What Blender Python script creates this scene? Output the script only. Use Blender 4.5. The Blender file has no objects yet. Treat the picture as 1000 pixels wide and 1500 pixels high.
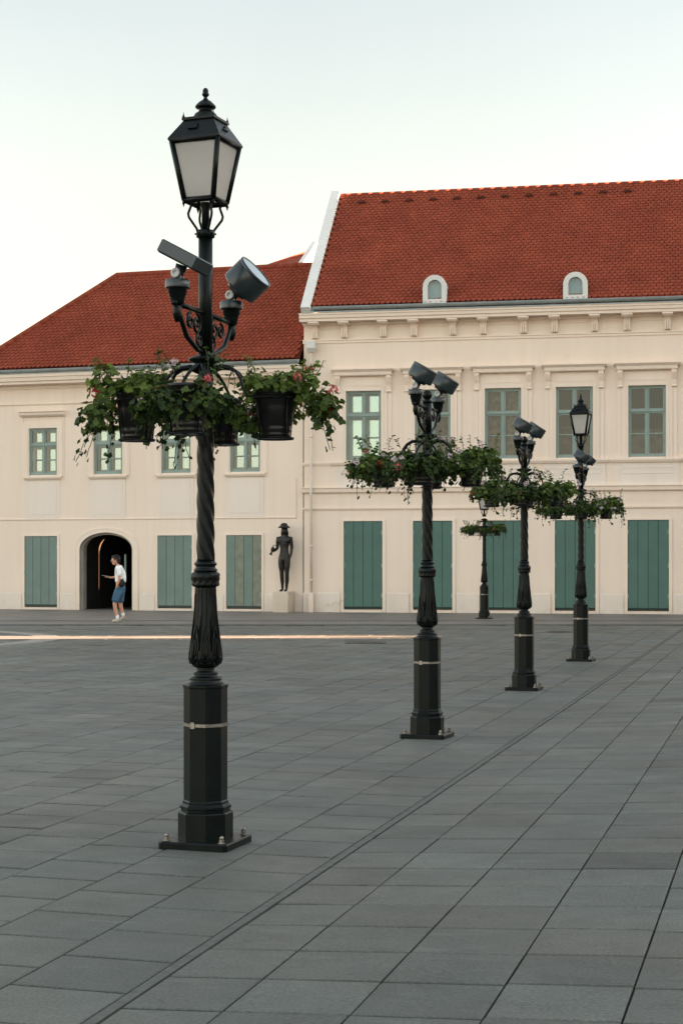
import bpy, bmesh, math, random
from math import sin, cos, pi, radians, sqrt, atan2
from mathutils import Vector, Matrix

random.seed(7)
SC = bpy.context.scene
COL = SC.collection
F = 2400.0      # focal length in photograph pixels (photo 1000 px wide)
H = 1.6         # eye height
Y0 = 822.0      # horizon row

# ------------------------------------------------------------------ helpers
class MB:
    """collects geometry of ONE mesh"""
    def __init__(s):
        s.v = []; s.f = []; s.sm = []; s.tint = []; s.mi = []
        s.cur = 1.0; s.m = 0
    def add(s, vs, fs, smooth=False):
        o = len(s.v)
        s.v.extend([tuple(p) for p in vs])
        for f in fs:
            s.f.append([i + o for i in f]); s.sm.append(smooth); s.tint.append(s.cur); s.mi.append(s.m)
    def quad(s, a, b, c, d): s.add([a, b, c, d], [(0, 1, 2, 3)])
    def box(s, x0, x1, y0, y1, z0, z1):
        v = [(x0,y0,z0),(x1,y0,z0),(x1,y1,z0),(x0,y1,z0),(x0,y0,z1),(x1,y0,z1),(x1,y1,z1),(x0,y1,z1)]
        s.add(v, [(0,3,2,1),(4,5,6,7),(0,1,5,4),(1,2,6,5),(2,3,7,6),(3,0,4,7)])
    def cbox(s, x0, x1, y0, y1, z0, z1, c):
        """box with the front (y0) face chamfered by c"""
        v = [(x0,y1,z0),(x1,y1,z0),(x1,y1,z1),(x0,y1,z1),
             (x0,y0+c,z0),(x1,y0+c,z0),(x1,y0+c,z1),(x0,y0+c,z1),
             (x0+c,y0,z0+c),(x1-c,y0,z0+c),(x1-c,y0,z1-c),(x0+c,y0,z1-c)]
        s.add(v, [(0,3,2,1),(0,1,5,4),(1,2,6,5),(2,3,7,6),(3,0,4,7),
                  (4,5,9,8),(5,6,10,9),(6,7,11,10),(7,4,8,11),(8,9,10,11)])
    def lathe(s, prof, n=24, c=(0,0), rot=0.0, rf=None, smooth=True, cap=True):
        vs = []; fs = []
        for (r, z) in prof:
            for k in range(n):
                t = 2*pi*k/n + rot
                rr = rf(r, t, z) if rf else r
                vs.append((c[0]+rr*cos(t), c[1]+rr*sin(t), z))
        for j in range(len(prof)-1):
            for k in range(n):
                a = j*n+k; b = j*n+(k+1) % n
                fs.append((a, b, b+n, a+n))
        s.add(vs, fs, smooth)
        if cap:
            o = len(s.v) - len(vs)
            s.f.append([o+k for k in range(n)][::-1]); s.sm.append(False); s.tint.append(s.cur); s.mi.append(s.m)
            o2 = o + (len(prof)-1)*n
            s.f.append([o2+k for k in range(n)]); s.sm.append(False); s.tint.append(s.cur); s.mi.append(s.m)
    def tube(s, pts, r, n=8, closed=False, flat=1.0):
        P = [Vector(p) for p in pts]; N = len(P)
        vs = []; fs = []
        up0 = None
        for i, p in enumerate(P):
            if closed: t = (P[(i+1) % N]-P[i-1])
            else: t = P[min(i+1, N-1)]-P[max(i-1, 0)]
            t.normalize()
            if up0 is None:
                up0 = Vector((0,0,1)) if abs(t.z) < .9 else Vector((1,0,0))
            a = t.cross(up0)
            if a.length < 1e-4: a = t.cross(Vector((0,1,0)))
            a.normalize(); b = a.cross(t).normalized(); up0 = b
            rr = r[i] if isinstance(r, (list, tuple)) else r
            for k in range(n):
                q = 2*pi*k/n
                vs.append(p + a*(rr*cos(q)*flat) + b*(rr*sin(q)))
        M = N if closed else N-1
        for i in range(M):
            for k in range(n):
                a0 = i*n+k; b0 = i*n+(k+1) % n; i2 = ((i+1) % N)*n
                fs.append((a0, b0, i2+(k+1) % n, i2+k))
        if not closed:
            fs.append(tuple(range(n))[::-1]); fs.append(tuple(range((N-1)*n, N*n)))
        s.add(vs, fs, True)
    def prism(s, poly, y0, y1):
        """polygon in (x,z) extruded from y0 to y1"""
        n = len(poly)
        vs = [(p[0], y0, p[1]) for p in poly] + [(p[0], y1, p[1]) for p in poly]
        fs = [tuple(range(n)), tuple(range(n, 2*n))[::-1]]
        for k in range(n):
            fs.append((k, k+n, (k+1) % n+n, (k+1) % n))
        s.add(vs, fs)
    def extr(s, prof, x0, x1):
        """profile in (y,z) extruded along x"""
        n = len(prof)
        vs = [(x0, p[0], p[1]) for p in prof] + [(x1, p[0], p[1]) for p in prof]
        fs = [tuple(range(n))[::-1], tuple(range(n, 2*n))]
        for k in range(n):
            fs.append((k, (k+1) % n, (k+1) % n+n, k+n))
        s.add(vs, fs)
    def xform(s, M, start=0):
        for i in range(start, len(s.v)): s.v[i] = tuple(M @ Vector(s.v[i]))
    def mesh(s, name, mat):
        me = bpy.data.meshes.new(name)
        me.from_pydata(s.v, [], s.f)
        for m in (mat if isinstance(mat, (list, tuple)) else [mat]): me.materials.append(m)
        me.polygons.foreach_set('use_smooth', s.sm)
        me.polygons.foreach_set('material_index', s.mi)
        if any(t != 1.0 for t in s.tint):
            at = me.attributes.new('tint', 'FLOAT', 'FACE')
            at.data.foreach_set('value', s.tint)
        bm = bmesh.new(); bm.from_mesh(me)
        bmesh.ops.recalc_face_normals(bm, faces=bm.faces)
        bm.to_mesh(me); bm.free()
        me.update()
        return me
    def build(s, name, mat, parent=None):
        return link(name, s.mesh(name, mat), parent)

def link(name, me, parent=None):
    o = bpy.data.objects.new(name, me); COL.objects.link(o)
    if parent: o.parent = parent
    return o

def tag(o, label=None, cat=None, group=None, kind=None):
    if label: o['label'] = label
    if cat: o['category'] = cat
    if group: o['group'] = group
    if kind: o['kind'] = kind
    return o

def empty(name, loc=(0,0,0), rz=0.0):
    o = bpy.data.objects.new(name, None); COL.objects.link(o)
    o.location = loc; o.rotation_euler = (0,0,rz); o.empty_display_size = .2
    return o

def copy_tree(o, parent=None):
    c = o.copy(); COL.objects.link(c)
    c.parent = parent
    for ch in [x for x in SC.objects if x.parent == o]: copy_tree(ch, c)
    return c

# ------------------------------------------------------------------ materials
def newmat(name):
    m = bpy.data.materials.new(name); m.use_nodes = True
    nt = m.node_tree; b = nt.nodes['Principled BSDF']
    return m, nt, b

def N(nt, t, **k):
    n = nt.nodes.new(t)
    for a, v in k.items(): setattr(n, a, v)
    return n

def noisy(name, col, rough=.6, amt=.15, scale=4.0, spec=.3, metal=0.0, bump=0.0, bscale=60.0, tint=False, coord='Object', detail=6, scale2=None, amt2=.1, coat=0):
    m, nt, b = newmat(name)
    L = nt.links.new
    tc = N(nt, 'ShaderNodeTexCoord')
    nz = N(nt, 'ShaderNodeTexNoise'); nz.inputs['Scale'].default_value = scale; nz.inputs['Detail'].default_value = detail
    L(tc.outputs[coord], nz.inputs['Vector'])
    mr = N(nt, 'ShaderNodeMapRange')
    mr.inputs['From Min'].default_value = .3; mr.inputs['From Max'].default_value = .7
    mr.inputs['To Min'].default_value = 1-amt; mr.inputs['To Max'].default_value = 1+amt
    L(nz.outputs['Fac'], mr.inputs['Value'])
    last = mr.outputs['Result']
    if scale2:
        n2 = N(nt, 'ShaderNodeTexNoise'); n2.inputs['Scale'].default_value = scale2; n2.inputs['Detail'].default_value = 8
        L(tc.outputs[coord], n2.inputs['Vector'])
        m2 = N(nt, 'ShaderNodeMapRange'); m2.inputs['From Min'].default_value = .3; m2.inputs['From Max'].default_value = .7
        m2.inputs['To Min'].default_value = 1-amt2; m2.inputs['To Max'].default_value = 1+amt2
        L(n2.outputs['Fac'], m2.inputs['Value'])
        mu = N(nt, 'ShaderNodeMath', operation='MULTIPLY'); L(last, mu.inputs[0]); L(m2.outputs['Result'], mu.inputs[1]); last = mu.outputs[0]
    if tint:
        at = N(nt, 'ShaderNodeAttribute'); at.attribute_name = 'tint'
        mu = N(nt, 'ShaderNodeMath', operation='MULTIPLY'); L(last, mu.inputs[0]); L(at.outputs['Fac'], mu.inputs[1]); last = mu.outputs[0]
    vm = N(nt, 'ShaderNodeVectorMath', operation='SCALE'); vm.inputs[0].default_value = col[:3]
    L(last, vm.inputs['Scale'])
    L(vm.outputs[0], b.inputs['Base Color'])
    b.inputs['Roughness'].default_value = rough; b.inputs['Metallic'].default_value = metal
    b.inputs['Specular IOR Level'].default_value = spec
    if coat: b.inputs['Coat Weight'].default_value = coat
    if bump:
        nb = N(nt, 'ShaderNodeTexNoise'); nb.inputs['Scale'].default_value = bscale; nb.inputs['Detail'].default_value = 5
        L(tc.outputs[coord], nb.inputs['Vector'])
        bp = N(nt, 'ShaderNodeBump'); bp.inputs['Strength'].default_value = bump; bp.inputs['Distance'].default_value = .01
        L(nb.outputs['Fac'], bp.inputs['Height']); L(bp.outputs[0], b.inputs['Normal'])
    return m

def plaster(name, col, col2):
    """lime plaster: broad tone drift, faint vertical rain streaks, dirt splashes near the base"""
    m, nt, b = newmat(name); L = nt.links.new
    tc = N(nt, 'ShaderNodeTexCoord')
    n1 = N(nt, 'ShaderNodeTexNoise'); n1.inputs['Scale'].default_value = .55; n1.inputs['Detail'].default_value = 7
    L(tc.outputs['Object'], n1.inputs['Vector'])
    mp = N(nt, 'ShaderNodeMapping'); mp.inputs['Scale'].default_value = (5.5, 5.5, .35)
    L(tc.outputs['Object'], mp.inputs['Vector'])
    n2 = N(nt, 'ShaderNodeTexNoise'); n2.inputs['Scale'].default_value = 1.0; n2.inputs['Detail'].default_value = 6
    L(mp.outputs[0], n2.inputs['Vector'])
    cr = N(nt, 'ShaderNodeMapRange'); cr.inputs['From Min'].default_value = .35; cr.inputs['From Max'].default_value = .7
    L(n1.outputs['Fac'], cr.inputs['Value'])
    mx = N(nt, 'ShaderNodeMix', data_type='RGBA'); mx.inputs['A'].default_value = (*col, 1); mx.inputs['B'].default_value = (*col2, 1)
    L(cr.outputs[0], mx.inputs['Factor'])
    st = N(nt, 'ShaderNodeMapRange'); st.inputs['From Min'].default_value = .35; st.inputs['From Max'].default_value = .75
    st.inputs['To Min'].default_value = 1.015; st.inputs['To Max'].default_value = .965
    L(n2.outputs['Fac'], st.inputs['Value'])
    # grime at the foot of the wall
    sx = N(nt, 'ShaderNodeSeparateXYZ'); L(tc.outputs['Object'], sx.inputs[0])
    g = N(nt, 'ShaderNodeMapRange'); g.inputs['From Min'].default_value = 0.0; g.inputs['From Max'].default_value = .9
    g.inputs['To Min'].default_value = .55; g.inputs['To Max'].default_value = 0
    L(sx.outputs['Z'], g.inputs['Value'])
    n3 = N(nt, 'ShaderNodeTexNoise'); n3.inputs['Scale'].default_value = 3.0; n3.inputs['Detail'].default_value = 8
    L(tc.outputs['Object'], n3.inputs['Vector'])
    gm = N(nt, 'ShaderNodeMath', operation='MULTIPLY'); L(g.outputs[0], gm.inputs[0]); L(n3.outputs['Fac'], gm.inputs[1])
    dm = N(nt, 'ShaderNodeMix', data_type='RGBA'); L(gm.outputs[0], dm.inputs['Factor']); L(mx.outputs['Result'], dm.inputs['A'])
    dm.inputs['B'].default_value = (.40, .33, .25, 1)
    vm = N(nt, 'ShaderNodeVectorMath', operation='SCALE'); L(dm.outputs['Result'], vm.inputs[0]); L(st.outputs[0], vm.inputs['Scale'])
    L(vm.outputs[0], b.inputs['Base Color'])
    b.inputs['Roughness'].default_value = .9; b.inputs['Specular IOR Level'].default_value = .15
    nb = N(nt, 'ShaderNodeTexNoise'); nb.inputs['Scale'].default_value = 9; nb.inputs['Detail'].default_value = 8
    L(tc.outputs['Object'], nb.inputs['Vector'])
    bp = N(nt, 'ShaderNodeBump'); bp.inputs['Strength'].default_value = .25; bp.inputs['Distance'].default_value = .02
    L(nb.outputs['Fac'], bp.inputs['Height']); L(bp.outputs[0], b.inputs['Normal'])
    return m

def glass(name, refl=1.0, tintc=(.80,.83,.81), gc=(.90,.95,.95)):
    m = bpy.data.materials.new(name); m.use_nodes = True
    nt = m.node_tree; nt.nodes.clear(); L = nt.links.new
    out = N(nt, 'ShaderNodeOutputMaterial')
    tr = N(nt, 'ShaderNodeBsdfTransparent'); tr.inputs[0].default_value = (*tintc, 1)
    gl = N(nt, 'ShaderNodeBsdfGlossy'); gl.inputs['Roughness'].default_value = .02; gl.inputs[0].default_value = (*gc,1)
    tc = N(nt, 'ShaderNodeTexCoord'); nz = N(nt, 'ShaderNodeTexNoise'); nz.inputs['Scale'].default_value = 2.2
    L(tc.outputs['Object'], nz.inputs['Vector'])
    bp = N(nt, 'ShaderNodeBump'); bp.inputs['Strength'].default_value = .05; bp.inputs['Distance'].default_value = .05
    L(nz.outputs['Fac'], bp.inputs['Height']); L(bp.outputs[0], gl.inputs['Normal'])
    mx = N(nt, 'ShaderNodeMixShader')
    if refl < 1.0:
        mx.inputs[0].default_value = refl
    else:
        fr = N(nt, 'ShaderNodeFresnel'); fr.inputs[0].default_value = 1.6
        L(fr.outputs[0], mx.inputs[0])
    L(tr.outputs[0], mx.inputs[1]); L(gl.outputs[0], mx.inputs[2]); L(mx.outputs[0], out.inputs[0])
    return m

def leafmat(name, c1, c2):
    m = bpy.data.materials.new(name); m.use_nodes = True
    nt = m.node_tree; nt.nodes.clear(); L = nt.links.new
    out = N(nt, 'ShaderNodeOutputMaterial')
    at = N(nt, 'ShaderNodeAttribute'); at.attribute_name = 'tint'
    mx = N(nt, 'ShaderNodeMix', data_type='RGBA'); mx.inputs['A'].default_value = (*c1,1); mx.inputs['B'].default_value = (*c2,1)
    L(at.outputs['Fac'], mx.inputs['Factor'])
    d = N(nt, 'ShaderNodeBsdfPrincipled'); d.inputs['Roughness'].default_value = .55; d.inputs['Specular IOR Level'].default_value = .25
    t = N(nt, 'ShaderNodeBsdfTranslucent')
    L(mx.outputs['Result'], d.inputs['Base Color']); L(mx.outputs['Result'], t.inputs[0])
    ms = N(nt, 'ShaderNodeMixShader'); ms.inputs[0].default_value = .3
    L(d.outputs[0], ms.inputs[1]); L(t.outputs[0], ms.inputs[2]); L(ms.outputs[0], out.inputs[0])
    return m

def settsmat(name, c1, c2, mortar, sc, bw=.5, rh=.25):
    m, nt, b = newmat(name); L = nt.links.new
    tc = N(nt, 'ShaderNodeTexCoord')
    br = N(nt, 'ShaderNodeTexBrick'); br.inputs['Scale'].default_value = sc
    br.inputs['Color1'].default_value = (*c1,1); br.inputs['Color2'].default_value = (*c2,1); br.inputs['Mortar'].default_value = (*mortar,1)
    br.inputs['Mortar Size'].default_value = .02; br.inputs['Brick Width'].default_value = bw; br.inputs['Row Height'].default_value = rh
    L(tc.outputs['Object'], br.inputs['Vector'])
    nz = N(nt, 'ShaderNodeTexNoise'); nz.inputs['Scale'].default_value = .8; nz.inputs['Detail'].default_value = 6
    L(tc.outputs['Object'], nz.inputs['Vector'])
    mr = N(nt, 'ShaderNodeMapRange'); mr.inputs['From Min'].default_value=.3; mr.inputs['From Max'].default_value=.7; mr.inputs['To Min'].default_value=.8; mr.inputs['To Max'].default_value=1.2
    L(nz.outputs['Fac'], mr.inputs['Value'])
    vm = N(nt, 'ShaderNodeVectorMath', operation='SCALE'); L(br.outputs['Color'], vm.inputs[0]); L(mr.outputs[0], vm.inputs['Scale'])
    L(vm.outputs[0], b.inputs['Base Color']); b.inputs['Roughness'].default_value = .6
    return m

def pavermat():
    m, nt, b = newmat('paving_stone'); L = nt.links.new
    tc = N(nt, 'ShaderNodeTexCoord'); at = N(nt, 'ShaderNodeAttribute'); at.attribute_name = 'tint'
    def nz(scale, lo, hi, det=8, vec=None):
        n = N(nt, 'ShaderNodeTexNoise'); n.inputs['Scale'].default_value = scale; n.inputs['Detail'].default_value = det
        L(vec or tc.outputs['Object'], n.inputs['Vector'])
        r = N(nt, 'ShaderNodeMapRange'); r.inputs['From Min'].default_value=.3; r.inputs['From Max'].default_value=.7
        r.inputs['To Min'].default_value=lo; r.inputs['To Max'].default_value=hi
        L(n.outputs['Fac'], r.inputs['Value']); return r.outputs[0]
    def mul(a, c):
        k = N(nt, 'ShaderNodeMath', operation='MULTIPLY'); L(a, k.inputs[0]); L(c, k.inputs[1]); return k.outputs[0]
    f = mul(mul(at.outputs['Fac'], nz(.45, .82, 1.18)), mul(nz(75, .70, 1.30, 4), nz(6, .92, 1.08)))
    # pale scuffs and drag marks
    mp = N(nt, 'ShaderNodeMapping'); mp.inputs['Scale'].default_value = (1.2, 7.0, 1); mp.inputs['Rotation'].default_value = (0,0,.5)
    L(tc.outputs['Object'], mp.inputs['Vector'])
    sc = N(nt, 'ShaderNodeTexNoise'); sc.inputs['Scale'].default_value = 2.2; sc.inputs['Detail'].default_value = 9
    L(mp.outputs[0], sc.inputs['Vector'])
    sr = N(nt, 'ShaderNodeMapRange'); sr.inputs['From Min'].default_value=.60; sr.inputs['From Max'].default_value=.76; sr.inputs['To Min'].default_value=1; sr.inputs['To Max'].default_value=1.4
    L(sc.outputs['Fac'], sr.inputs['Value']); f = mul(f, sr.outputs[0])
    vo = N(nt, 'ShaderNodeTexVoronoi'); vo.inputs['Scale'].default_value = 2.3; L(tc.outputs['Object'], vo.inputs['Vector'])      # trodden gum and drip spots
    vr = N(nt, 'ShaderNodeMapRange'); vr.inputs['From Min'].default_value = .035; vr.inputs['From Max'].default_value = .055; vr.inputs['To Min'].default_value = .62; vr.inputs['To Max'].default_value = 1
    L(vo.outputs['Distance'], vr.inputs['Value']); f = mul(f, vr.outputs[0])
    st = N(nt, 'ShaderNodeTexNoise'); st.inputs['Scale'].default_value = 1.1; st.inputs['Detail'].default_value = 10; st.inputs['Roughness'].default_value = .65
    L(tc.outputs['Object'], st.inputs['Vector'])
    s2 = N(nt, 'ShaderNodeMapRange'); s2.inputs['From Min'].default_value = .58; s2.inputs['From Max'].default_value = .72; s2.inputs['To Min'].default_value = 1; s2.inputs['To Max'].default_value = .78
    L(st.outputs['Fac'], s2.inputs['Value']); f = mul(f, s2.outputs[0])
    hue = N(nt, 'ShaderNodeTexNoise'); hue.inputs['Scale'].default_value = .6; L(tc.outputs['Object'], hue.inputs['Vector'])
    mx = N(nt, 'ShaderNodeMix', data_type='RGBA'); mx.inputs['A'].default_value = (.104,.1095,.097,1); mx.inputs['B'].default_value = (.112,.108,.091,1)
    hr = N(nt, 'ShaderNodeMapRange'); hr.inputs['From Min'].default_value=.4; hr.inputs['From Max'].default_value=.6; L(hue.outputs['Fac'], hr.inputs['Value'])
    L(hr.outputs[0], mx.inputs['Factor'])
    vm = N(nt, 'ShaderNodeVectorMath', operation='SCALE'); L(mx.outputs['Result'], vm.inputs[0]); L(f, vm.inputs['Scale'])
    L(vm.outputs[0], b.inputs['Base Color'])
    rr = nz(2.0, .5, .72); L(rr, b.inputs['Roughness']); b.inputs['Specular IOR Level'].default_value = .35
    nb = N(nt, 'ShaderNodeTexNoise'); nb.inputs['Scale'].default_value = 90; nb.inputs['Detail'].default_value = 4
    L(tc.outputs['Object'], nb.inputs['Vector'])
    bp = N(nt, 'ShaderNodeBump'); bp.inputs['Strength'].default_value=.3; bp.inputs['Distance'].default_value=.004
    L(nb.outputs['Fac'], bp.inputs['Height']); L(bp.outputs[0], b.inputs['Normal'])
    return m

M = {}
M['plaster'] = plaster('cream_plaster', (.785,.655,.548), (.76,.63,.522))
M['plaster_pale'] = plaster('pale_plaster', (.765,.665,.585), (.735,.64,.56))
M['trim'] = plaster('cream_trim', (.80,.67,.565), (.77,.645,.54))
M['parapet'] = noisy('parapet_limewash', (.62,.61,.58), .85, .06, 1.5)
M['tile'] = noisy('roof_tile', (.222,.050,.0275), .88, .14, .9, .08, tint=True, scale2=5, amt2=.08)
M['zinc'] = noisy('zinc_sheet', (.30,.34,.35), .42, .12, 3, .5, metal=.35)
M['shutter'] = noisy('teal_paint', (.068,.138,.115), .55, .08, 2, .35, tint=True, scale2=25, amt2=.05)
M['shutter_left'] = noisy('faded_teal_paint', (.140,.195,.172), .5, .08, 2, .35, tint=True, scale2=25, amt2=.05)
M['frame'] = noisy('sage_window_paint', (.235,.300,.272), .5, .08, 3, .35)
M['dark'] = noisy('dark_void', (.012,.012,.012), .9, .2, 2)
M['wood_dark'] = noisy('dark_oak', (.020,.016,.012), .5, .25, 3)
M['glass'] = glass('window_glass')
M['glass_sky'] = glass('sky_glass', .5, gc=(.66,.86,.90))
M['glass_half'] = glass('pale_glass', .34, gc=(.70,.88,.90))
M['curtain'] = noisy('grey_curtain', (.085,.077,.068), .9, .5, 3.5, .1)
M['curtain_rose'] = noisy('patterned_curtain', (.14,.10,.072), .9, .85, 6, .1)
M['blind'] = noisy('pale_blind', (.56,.66,.67), .8, .05, 2, .2)
M['iron'] = noisy('black_green_iron', (.0026,.0050,.0047), .33, .35, 9, .18, bump=.12, bscale=120)
M['iron_flood'] = noisy('floodlight_casing', (.020,.028,.032), .30, .15, 12, .5)
M['iron_worn'] = noisy('worn_iron', (.040,.034,.030), .55, .3, 6, .4)
M['steel'] = noisy('stainless_strap', (.27,.25,.225), .42, .25, 40, .5, metal=.9)
M['washer'] = noisy('aluminium_washer', (.50,.50,.485), .6, .15, 30, .3)
M['lens'] = glass('flood_glass', .75, (.5,.55,.55))
M['pot'] = noisy('black_pot', (.006,.006,.006), .33, .2, 8, .35)
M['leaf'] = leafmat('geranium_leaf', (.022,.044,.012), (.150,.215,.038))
M['leaf_dry'] = noisy('dry_leaf', (.30,.20,.06), .8, .3, 60)
M['stem'] = noisy('plant_stem', (.045,.05,.02), .7, .2, 20)
M['petal_red'] = noisy('red_petal', (.45,.020,.022), .6, .25, 60, tint=True)
M['petal_pink'] = noisy('pink_petal', (.62,.13,.14), .6, .25, 60, tint=True)
M['petal_white'] = noisy('white_petal', (.66,.56,.58), .6, .15, 60, tint=True)
M['paver'] = pavermat()
M['joint'] = noisy('joint_grit', (.022,.020,.017), .95, .3, 30)
M['setts'] = settsmat('brown_setts', (.150,.134,.115), (.185,.165,.142), (.07,.063,.055), 2.2, .5, .25)
M['kerb'] = noisy('kerb_stone', (.060,.062,.061), .7, .15, 2)
M['band'] = settsmat('light_setts_and_streak', (.29,.265,.235), (.25,.23,.205), (.13,.12,.105), 6.0, .5, .5)  # pale setts of the curved band, also laid to brighten the sun streak
M['bronze'] = noisy('dark_bronze', (.014,.0125,.010), .42, .35, 9, .5, metal=.35)
M['stone'] = plaster('pedestal_stone', (.62,.53,.42), (.56,.48,.38))
M['skin'] = noisy('skin', (.52,.27,.18), .55, .06, 10, .35)
M['hair'] = noisy('dark_hair', (.012,.009,.008), .5, .3, 40)
M['white_cloth'] = noisy('white_cotton', (.80,.80,.80), .9, .05, 9, .1)
M['denim'] = noisy('blue_denim', (.060,.125,.190), .9, .4, 7, .1)
M['shoe'] = noisy('beige_shoe', (.45,.40,.34), .8, .1, 20)
M['black_bag'] = noisy('black_nylon', (.012,.012,.013), .6, .2, 20)
M['phone'] = noisy('phone_grey', (.25,.26,.28), .3, .1, 20)
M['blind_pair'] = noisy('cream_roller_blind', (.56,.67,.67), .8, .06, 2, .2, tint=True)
M['blue_blind'] = noisy('blue_grey_blind', (.30,.40,.45), .7, .08, 3, .3)
def emit(name, col, st):
    m = bpy.data.materials.new(name); m.use_nodes = True; nt = m.node_tree; nt.nodes.clear()
    o = N(nt, 'ShaderNodeOutputMaterial'); e = N(nt, 'ShaderNodeEmission'); e.inputs[0].default_value = (*col,1); e.inputs[1].default_value = st
    nt.links.new(e.outputs[0], o.inputs[0]); return m
M['strip'] = emit('sunlit_edge_glow', (1,.46,.22), .075)  # glow imitates sunlight on the inner arch edge, no lamp there
def frosted():
    m = bpy.data.materials.new('frosted_pane'); m.use_nodes = True; nt = m.node_tree; nt.nodes.clear(); L = nt.links.new
    o = N(nt, 'ShaderNodeOutputMaterial'); t = N(nt, 'ShaderNodeBsdfTranslucent'); t.inputs[0].default_value = (.80,.77,.73,1)
    d = N(nt, 'ShaderNodeBsdfPrincipled'); d.inputs['Base Color'].default_value = (.66,.64,.61,1); d.inputs['Roughness'].default_value = .3
    tc = N(nt, 'ShaderNodeTexCoord'); nz = N(nt, 'ShaderNodeTexNoise'); nz.inputs['Scale'].default_value = 7; L(tc.outputs['Object'], nz.inputs['Vector'])
    mr = N(nt, 'ShaderNodeMapRange'); mr.inputs['To Min'].default_value = .35; mr.inputs['To Max'].default_value = .5; L(nz.outputs['Fac'], mr.inputs['Value'])
    x = N(nt, 'ShaderNodeMixShader'); L(mr.outputs[0], x.inputs[0])
    L(t.outputs[0], x.inputs[1]); L(d.outputs[0], x.inputs[2]); L(x.outputs[0], o.inputs[0]); return m
M['frosted'] = frosted()

# ------------------------------------------------------------------ frames of the two facades
class Facade:
    def __init__(s, x0, depth, ang):
        s.a = radians(ang); s.Y = depth; s.X = (x0-500)/F*depth
    def u(s, px, y=0.0):      # along the wall, for a plane y metres behind the front
        k = (px-500)/F
        X = s.X+y*sin(s.a); Y = s.Y+y*cos(s.a)
        return (k*Y-X)/(cos(s.a)+k*sin(s.a))
    def z(s, px, py, y=0.0):
        Y = s.Y+y*cos(s.a)-s.u(px, y)*sin(s.a)
        return H+(Y0-py)/F*Y
    def world(s, u, y, z=0):
        return (s.X+u*cos(s.a)+y*sin(s.a), s.Y-u*sin(s.a)+y*cos(s.a), z)
RB = Facade(445, F*H/75.0, 10.9)
LB = Facade(445, F*H/75.0+.12, 16.6)

def wall_holes(mb, u0, u1, z0, z1, holes, dep):
    us = sorted(set([u0,u1]+[v for h in holes for v in h[:2]])); zs = sorted(set([z0,z1]+[v for h in holes for v in h[2:4]]))
    for i in range(len(us)-1):
        for j in range(len(zs)-1):
            cu = (us[i]+us[i+1])/2; cz = (zs[j]+zs[j+1])/2
            if any(h[0] < cu < h[1] and h[2] < cz < h[3] for h in holes): continue
            mb.quad((us[i],0,zs[j]),(us[i+1],0,zs[j]),(us[i+1],0,zs[j+1]),(us[i],0,zs[j+1]))
    for (a,b,c,d,dp) in holes:
        mb.quad((a,0,c),(a,dp,c),(a,dp,d),(a,0,d)); mb.quad((b,0,c),(b,0,d),(b,dp,d),(b,dp,c))
        mb.quad((a,0,d),(a,dp,d),(b,dp,d),(b,0,d)); mb.quad((a,0,c),(b,0,c),(b,dp,c),(a,dp,c))

def make_tiles(mb, a0, a1, b1, tw, ex, inside, P):
    """beaver-tail tiles; plane coords (a along eave, b up the slope) mapped by P(a,b,h)"""
    rows = int(b1/ex)+1
    for r in range(rows):
        off = (r % 2)*tw/2
        k0 = int(a0/tw)-1; k1 = int(a1/tw)+1
        for k in range(k0, k1+1):
            ca = (k+.5)*tw+off; b = r*ex
            if ca-tw*.4 < a0 or ca+tw*.4 > a1 or not inside(ca, b+ex*.5): continue
            j = random.uniform(-.004,.004); hh = .042+random.uniform(-.003,.003)
            w = tw*.475; L = min(ex*1.75, b1-b+.02)
            lo = [(ca-w, b+.072), (ca-w*.74, b+.024), (ca-w*.3, b+j), (ca+w*.3, b+j), (ca+w*.74, b+.024), (ca+w, b+.072)]
            top = [P(x, y, hh) for x, y in lo] + [P(ca+w, b+L, .004), P(ca-w, b+L, .004)]
            bot = [P(x, y, hh-.034) for x, y in lo]
            mb.cur = max(.75, random.gauss(1.0, .04)) * (1.08 if random.random() < .03 else 1)
            fs = [tuple(range(8))]
            for q in range(5): fs.append((q+8, q+9, q+1, q))
            mb.add(top+bot, fs)
    mb.cur = 1.0

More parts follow.
